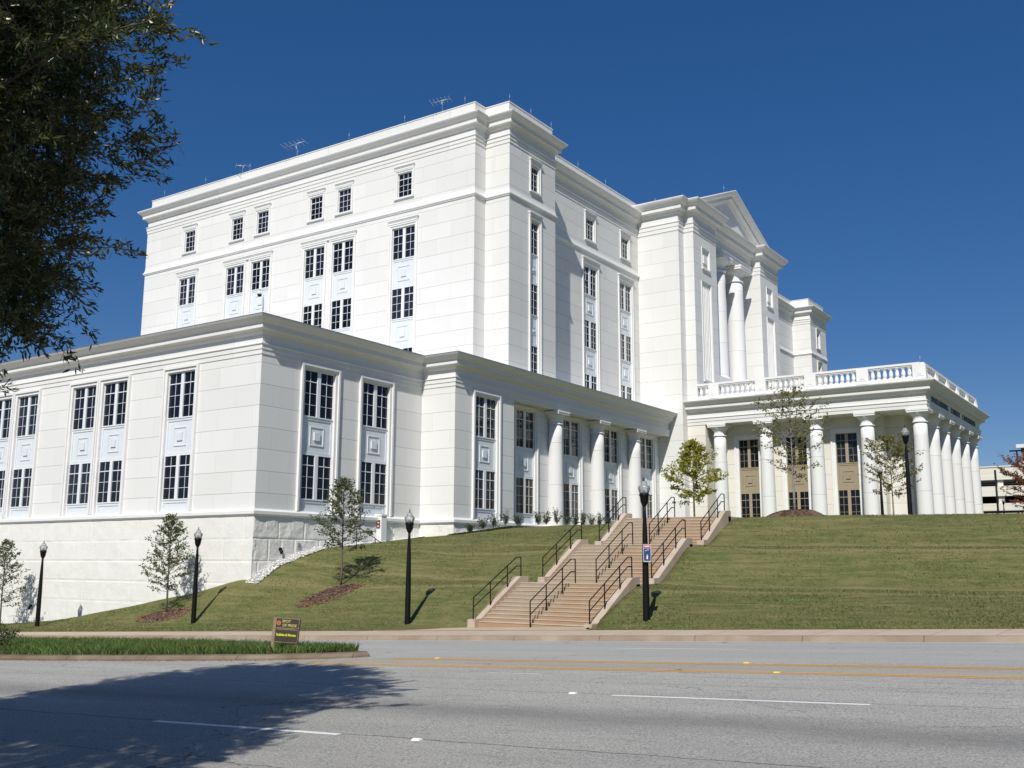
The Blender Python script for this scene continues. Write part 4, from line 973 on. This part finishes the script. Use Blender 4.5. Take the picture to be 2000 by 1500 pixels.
# ------------------------------------------------------------------ trees
def leaves_np(base,direc,L,W,rng):
    n=len(base); d=direc/np.linalg.norm(direc,axis=1,keepdims=True)
    r=rng.normal(size=(n,3)); s=np.cross(d,r); s/=np.linalg.norm(s,axis=1,keepdims=True)
    mid=base+d*(L*.45)[:,None]; tip=base+d*L[:,None]+np.cross(d,s)*(L*.08)[:,None]
    V=np.stack([base,mid+s*(W*.5)[:,None],tip,mid-s*(W*.5)[:,None]],1).reshape(-1,3)
    F=np.arange(n*4).reshape(n,4); return V,F
def young_tree(lab,x,y,z,h,cr,lm,bm=None,seed=1,clear=.22,nb=46,leaf=.10,per=46,shape='cone',dens=1.0,trunk=.05,group='young trees planted around the lawn',cat='tree',name='young_tree',skew=0):
    rng=np.random.default_rng(seed); rn=random.Random(seed)
    e=empty(name,lab,cat,(x,y,z),rn.uniform(0,6),group=group)
    b=MB(); tp=[(0,0,-.1)]; 
    for i in range(1,9): t=i/8; tp.append((.03*h*.12*math.sin(3*t+seed)+skew*t*t*h,.03*h*.1*math.cos(2.3*t+seed),h*.97*t))
    b.tube(tp,[trunk*(1-.9*i/8)+.004 for i in range(9)],8)
    BB=[];DD=[]
    def tpt(t): 
        k=min(7.999,t*8); i=int(k); f=k-i; return Vector(tp[i])*(1-f)+Vector(tp[i+1])*f
    for k in range(nb):
        t=clear+(1-clear)*((k+.5)/nb)**.85; 
        q=(t-clear)/(1-clear)
        if shape=='cone': rad=cr*(min(1,.55+2.2*q) if q<.22 else (1-q)**.75*1.12+.05)
        else: rad=cr*(math.sin(math.pi*min(1,.12+q*.86))**.7)
        rad*=rn.uniform(.7,1.12); az=k*2.4+rn.uniform(-.3,.3); up=.15+.75*q+rn.uniform(-.1,.15)
        p0=tpt(t); pts=[p0]; d=Vector((math.cos(az),math.sin(az),up)).normalized(); L=rad*math.hypot(1,up*.6)
        for i in range(1,5): pts.append(pts[-1]+(d+Vector((rn.uniform(-.22,.22),rn.uniform(-.22,.22),rn.uniform(-.12,.14)))).normalized()*L/4)
        b.tube(pts,[trunk*.28*(1-q*.5)*(1-i*.2)+.0025 for i in range(5)],4,cap=False)
        segs=[(pts[i],pts[i+1]) for i in range(1,4)]
        for m in range(5):
            i=rn.randint(1,3); f=rn.random(); s0=pts[i].lerp(pts[i+1],f); dd=(d+Vector((rn.uniform(-1,1),rn.uniform(-1,1),rn.uniform(-.5,.6)))).normalized()
            s1=s0+dd*L*rn.uniform(.18,.36); b.tube([s0,s1],[.005,.002],3,cap=False); segs.append((s0,s1))
        nl=int(per*dens*rn.uniform(.5,1.4)*(.35+L/cr))
        for _ in range(nl):
            s=rn.choice(segs); f=rn.uniform(.1,1.05); p=s[0].lerp(s[1],f)+Vector((rn.gauss(0,.04),rn.gauss(0,.04),rn.gauss(0,.04)))
            BB.append(p); DD.append((s[1]-s[0]).normalized()*.5+Vector((rn.gauss(0,.6),rn.gauss(0,.6),rn.gauss(-.15,.5))))
    b.build('trunk',bm or m_bark,e)
    n=len(BB); V,F=leaves_np(np.array(BB),np.array(DD),leaf*rng.uniform(.6,1.3,n),leaf*.62*rng.uniform(.7,1.2,n),rng)
    obj('crown',np_mesh('crown',V,F,lm),e); return e
young_tree('young dark tree cut by the left photo edge, by the long rough wall',-57.0,32.4,H(-57,32.4)-.05,4.9,1.6,m_leafd,seed=3,nb=64,per=52,leaf=.11)
young_tree('young dark green tree with open branches left of the second lamp on the lower lawn',-42.45,32.45,H(-42.45,32.45),4.75,1.6,m_leafd,seed=5,nb=70,per=56,clear=.2,leaf=.11)
young_tree('young green tree on the slope in front of the building corner windows',-33.15,34.8,H(-33.15,34.8)+.03,4.9,1.7,m_leafd,seed=8,nb=64,per=62,clear=.28,leaf=.11,shape='cone')
young_tree('young tree with bright yellow green leaves at the top of the stairs',-22.1,49.3,2.25,4.2,1.75,m_leafy,seed=12,nb=60,per=80,clear=.22,leaf=.15)
young_tree('tallest young tree, thin and sparse, on the mulch mound before the portico',-16.0,47.0,2.45,5.75,1.85,m_leafo,m_bark2,seed=15,nb=56,per=44,clear=.27,shape='round',leaf=.12,trunk=.06,dens=.9)
young_tree('young tree with olive and yellow leaves between the two portico lamp posts',-13.85,56.3,2.35,4.35,1.75,m_leafo,m_bark2,seed=21,nb=46,per=62,clear=.3,shape='round',leaf=.13)
young_tree('autumn tree with red leaves at the right edge before the parking garage',-10.8,88.0,2.4,6.0,2.6,m_leafr,seed=25,nb=70,per=110,clear=.18,leaf=.16,shape='round')
# shrubs along the wing
SH=[(-35.2,47.42,1.70,.42),(-35.3,48.83,1.95,.55),(-35.3,49.9,2.13,.55),(-35.2,51.0,2.25,.62),(-35.2,52.3,2.30,.52),(-35.2,54.6,2.42,.65),(-35.2,55.6,2.45,.6),(-35.2,56.9,2.5,.85),(-35.2,58.15,2.5,.7),(-35.2,59.3,2.5,.55),(-35.2,60.3,2.5,.75),(-35.2,61.5,2.5,.65),(-35.2,62.5,2.5,.8),(-35.2,63.7,2.5,.62)]
wh=['first and lowest','second','third','fourth','fifth','sixth','seventh','eighth','ninth','tenth','eleventh','twelfth','thirteenth','last']
for i,(x,y,z,h) in enumerate([(a_,b_,c_+.12,d_*1.4) for a_,b_,c_,d_ in SH]):
    rn=random.Random(i); rng=np.random.default_rng(i); e=empty('shrub',f'{wh[i]} shrub from the left in the row before the columned wing','shrub',(x,y,z-.05),group='small shrubs planted along the wing')
    b=MB(); BB=[];DD=[]
    for k in range(14):
        a=rn.uniform(0,6.28); sp=rn.uniform(.05,.34); p1=Vector((sp*math.cos(a),sp*math.sin(a),h*rn.uniform(.55,1.15)*(1-sp*.8))); b.tube([(0,0,0),p1*.5+Vector((0,0,.02)),p1],[.012,.008,.003],4,cap=False)
        for _ in range(26): f=rn.uniform(.2,1.05); BB.append(p1*f+Vector((rn.gauss(0,.05),rn.gauss(0,.05),rn.gauss(0,.04)))); DD.append(p1.normalized()+Vector((rn.gauss(0,.7),rn.gauss(0,.7),rn.gauss(0,.4))))
    b.build('stems',m_bark,e); n=len(BB); V,F=leaves_np(np.array(BB),np.array(DD),.09*rng.uniform(.7,1.3,n),.05*rng.uniform(.7,1.2,n),rng); obj('foliage',np_mesh('foliage',V,F,m_shrub),e)
# leafy bush at the left end of the island
def bush(lab,x,y,z,h,r,mat,seed,n=5200):
    rng=np.random.default_rng(seed); rn=random.Random(seed); e=empty('bush',lab,'bush',(x,y,z)); b=MB(); BB=[];DD=[]
    for k in range(70):
        a=rn.uniform(0,6.28); sp=r*rn.random()**.5; p1=Vector((sp*math.cos(a),sp*math.sin(a),h*rn.uniform(.5,1.05)*(1-.35*(sp/r)**2))); p0=p1*.15; b.tube([p0*.3,p1*.6,p1],[.012,.008,.003],4,cap=False)
        for _ in range(n//70): f=rn.uniform(.35,1.05); BB.append(p1*f+Vector((rn.gauss(0,.06),rn.gauss(0,.06),rn.gauss(0,.05)))); DD.append(p1.normalized()+Vector((rn.gauss(0,.7),rn.gauss(0,.7),rn.gauss(0,.4))))
    b.build('stems',m_bark,e); m=len(BB); V,F=leaves_np(np.array(BB),np.array(DD),.075*rng.uniform(.7,1.3,m),.04*rng.uniform(.7,1.2,m),rng); obj('foliage',np_mesh('foliage',V,F,mat),e)
bush('leafy bush growing in the median at the left edge of the photo',-32.9,18.3,road_z(-32.9,18.3)+.1,1.0,.95,m_leafd,4)
# ------------------------------------------------------------------ the big willow oak at the left
def big_tree(cx,cy,seed=2):
    rn=random.Random(seed); rng=np.random.default_rng(seed); gz=G(cx)+CR_(cy)
    e=empty('willow_oak','large dark green tree with narrow leaves filling the upper left of the view','tree',(cx,cy,gz))
    C=Vector((0,0,8.5)); RX,RZ=3.95,4.35
    b=MB(); trunk=[Vector((0,0,-.2)),Vector((.05,.02,1.5)),Vector((-.05,.08,3.2)),Vector((.1,.05,5.2)),Vector((.0,-.1,7.4)),Vector((.15,.1,9.6)),Vector((.1,.0,11.0))]
    b.tube(trunk,[.34,.25,.22,.18,.13,.08,.03],12)
    twigs=[]; ends=[]
    for k in range(104):
        t=.36+.62*((k+.5)/104); i=min(5,int(t*6)); f=t*6-i; p0=trunk[i].lerp(trunk[i+1],f)
        az=k*2.39996+rn.uniform(-.3,.3); zz=p0.z; el=-.12+.9*(t-.3)+rn.uniform(-.1,.2)
        lobes=1+.16*math.sin(3*az+1.2)+.10*math.sin(7*az+zz)
        zrel=(zz+1.0-C.z)/RZ; rr=RX*math.sqrt(max(.06,1-min(.99,zrel*zrel)))*lobes*rn.uniform(.70,.90)
        d=Vector((math.cos(az),math.sin(az),el)).normalized(); pts=[p0]
        for s in range(1,7): pts.append(pts[-1]+(d+Vector((rn.uniform(-.2,.2),rn.uniform(-.2,.2),rn.uniform(-.16,.14)))).normalized()*rr/6)
        if pts[-1].z<5.0: continue
        b.tube(pts,[.075*(1-t*.5)*(1-s*.15)+.006 for s in range(7)],6,cap=False)
        for m in range(13):
            s=rn.choice((1,2,2,3,3,4,4,5,5)); s0=pts[s].lerp(pts[s+1],rn.random()) if s<6 else pts[6]
            dd=(d*.7+Vector((rn.gauss(0,.7),rn.gauss(0,.7),rn.gauss(0,.5)))).normalized(); L=rn.uniform(.5,1.15)
            s1=s0+dd*L; b.tube([s0,s0.lerp(s1,.5)+Vector((0,0,rn.uniform(-.05,.05))),s1],[.014,.009,.004],4,cap=False); ends.append((s0,s1,dd))
        ends.append((pts[5],pts[6]+(pts[6]-pts[5])*.6,d))
    for s0,s1,dd in ends:
        for _ in range(4):
            f=rn.uniform(.25,1); p=s0.lerp(s1,f); d2=(dd*.8+Vector((rn.gauss(0,.6),rn.gauss(0,.6),rn.gauss(-.08,.45)))).normalized(); L=rn.uniform(.25,.6)
            
            if p.z>4.35+.3*math.sin(p.x*3): twigs.append((p,d2,L))
    for _ in range(5200):
        v=Vector((rn.gauss(0,1),rn.gauss(0,1),rn.gauss(0,1))).normalized(); az=math.atan2(v.y,v.x); rad=rn.random()**.42*(1+.14*math.sin(3*az+1.2)+.09*math.sin(5*v.z+4*az))*.97
        p=C+Vector((v.x*RX*rad,v.y*RX*rad,v.z*RZ*rad)); 
        if p.z<4.9+.35*math.sin(p.x*2.1)+.3*math.sin(p.y*2.7): continue
        d2=((p-Vector((0,0,p.z-1.5))).normalized()*.8+Vector((rn.gauss(0,.5),rn.gauss(0,.5),rn.gauss(0,.4)))).normalized(); twigs.append((p,d2,rn.uniform(.25,.6)))
    LC=Vector((3.3,-1.9,6.7)); p0=Vector((.0,.0,4.6)); b.tube([p0,p0.lerp(LC,.5)+Vector((0,0,.35)),LC,LC+Vector((1.2,-.5,.3))],[.10,.075,.05,.02],8,cap=False)
    for _ in range(1500):
        v=Vector((rn.gauss(0,1),rn.gauss(0,1),rn.gauss(0,1))).normalized(); rad=rn.random()**.42*(1+.2*math.sin(4*v.x+3*v.y))
        p=LC+Vector((v.x*2.5*rad,v.y*2.1*rad,v.z*1.9*rad)); d2=((p-LC).normalized()*.8+Vector((rn.gauss(0,.5),rn.gauss(0,.5),rn.gauss(0,.4)))).normalized(); twigs.append((p,d2,rn.uniform(.25,.6)))
    T0=np.array([t[0] for t in twigs]); TD=np.array([t[1] for t in twigs]); TL=np.array([t[2] for t in twigs])
    for p,d2,L in twigs[::2]: b.tube([p,p+d2*L+Vector((0,0,-.04))],[.006,.002],3,cap=False)
    b.build('trunk',simple('dark_oak_bark',(.06,.05,.042),.9,var=.4,scale=12,bump=.5),e)
    per=56; n=len(twigs)*per; idx=np.repeat(np.arange(len(twigs)),per); f=rng.uniform(.05,1.05,n)
    base=T0[idx]+TD[idx]*(TL[idx]*f)[:,None]+rng.normal(0,.035,(n,3)); base[:,2]-=.05*f*f
    dr=TD[idx]*.8+rng.normal(0,.62,(n,3)); dr[:,2]-=.10
    V,F=leaves_np(base,dr,.11*rng.uniform(.6,1.25,n),.029*rng.uniform(.7,1.25,n),rng)
    obj('crown',np_mesh('crown',V,F,m_oak),e); return n
print('oak leaves',big_tree(-13.2,4.5))
# ------------------------------------------------------------------ background on the right
m_gar=panel_mat('garage_precast',(.72,.70,.63),0,.62,9.0,joint=(.40,.37,.30)); m_darkv=simple('garage_inner_shade',(.02,.02,.022),.9)
g=empty('parking_garage','cream parking garage with dark horizontal openings at the right edge behind the portico','parking garage',(-10,150,4))
b=MB(); k=150/120
lev=[(0,8.35),(9.3,10.65),(11.5,13.2)]
for z0,z1 in lev: b.box(-60,60,150,150.4,z0,z1)
b.box(-60,60,149.9,150.5,13.2,13.35)
for x in np.arange(-58,60,8.7): b.box(x,x+.7,150.35,151,0,13)
o=b.build('facade',m_gar); o.parent=g; o.location=-Vector(g.location)
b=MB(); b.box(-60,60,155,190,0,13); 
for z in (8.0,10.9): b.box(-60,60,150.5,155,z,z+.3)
o=b.build('shaded_interior',m_darkv); o.parent=g; o.location=-Vector(g.location)  # near-black block and floors: shade inside the openings put into the colour
def thin(name,lab,cat,x,y,z0,z1,r,arms=None):
    e=empty(name,lab,cat,(x,y,z0)); b=MB(); b.tube([(0,0,0),(0,0,z1-z0)],r,8); b.build('pole',m_black,e)
    if arms: 
        b=MB(); b.box(-arms,arms,-.15,.15,z1-z0-.02,z1-z0+.16); b.build('lamp_heads',m_black,e)
thin('dark_pole','slim dark pole standing in front of the parking garage',"pole",-22.4,144,3,12.3,.13)
thin('parking_light','double headed light mast on the roof of the parking garage','light mast',-20.9,153,13.0,15.5,.10,.9)
e=empty('brick_building','brick building with white cornices behind the parking garage at the right edge','building',(-10,190,0))
b=MB(); b.box(-25.3,0,190,205,0,20.0); o=b.build('wall',simple('red_brick',(.30,.17,.12),.85,var=.2,scale=3)); o.parent=e; o.location=-Vector(e.location)
b=MB(); b.box(-25.9,0,189.3,190-.01,19.75,20.35); b.box(-25.55,0,189.6,190-.01,17.0,17.5); o=b.build('cornice',m_trim); o.parent=e; o.location=-Vector(e.location)
e=empty('guard_rail','low dark railing along the foot of the parking garage','railing',(-20,143,4.4))
b=MB(); b.box(-6,60,-.05,.05,2.30,2.62); b.build('rail',m_black,e)
for i in range(8):
    b=MB(); b.box(-5.5+i*3,-5.4+i*3,-.04,.04,-1.8,2.3); b.build('post',m_black,e)
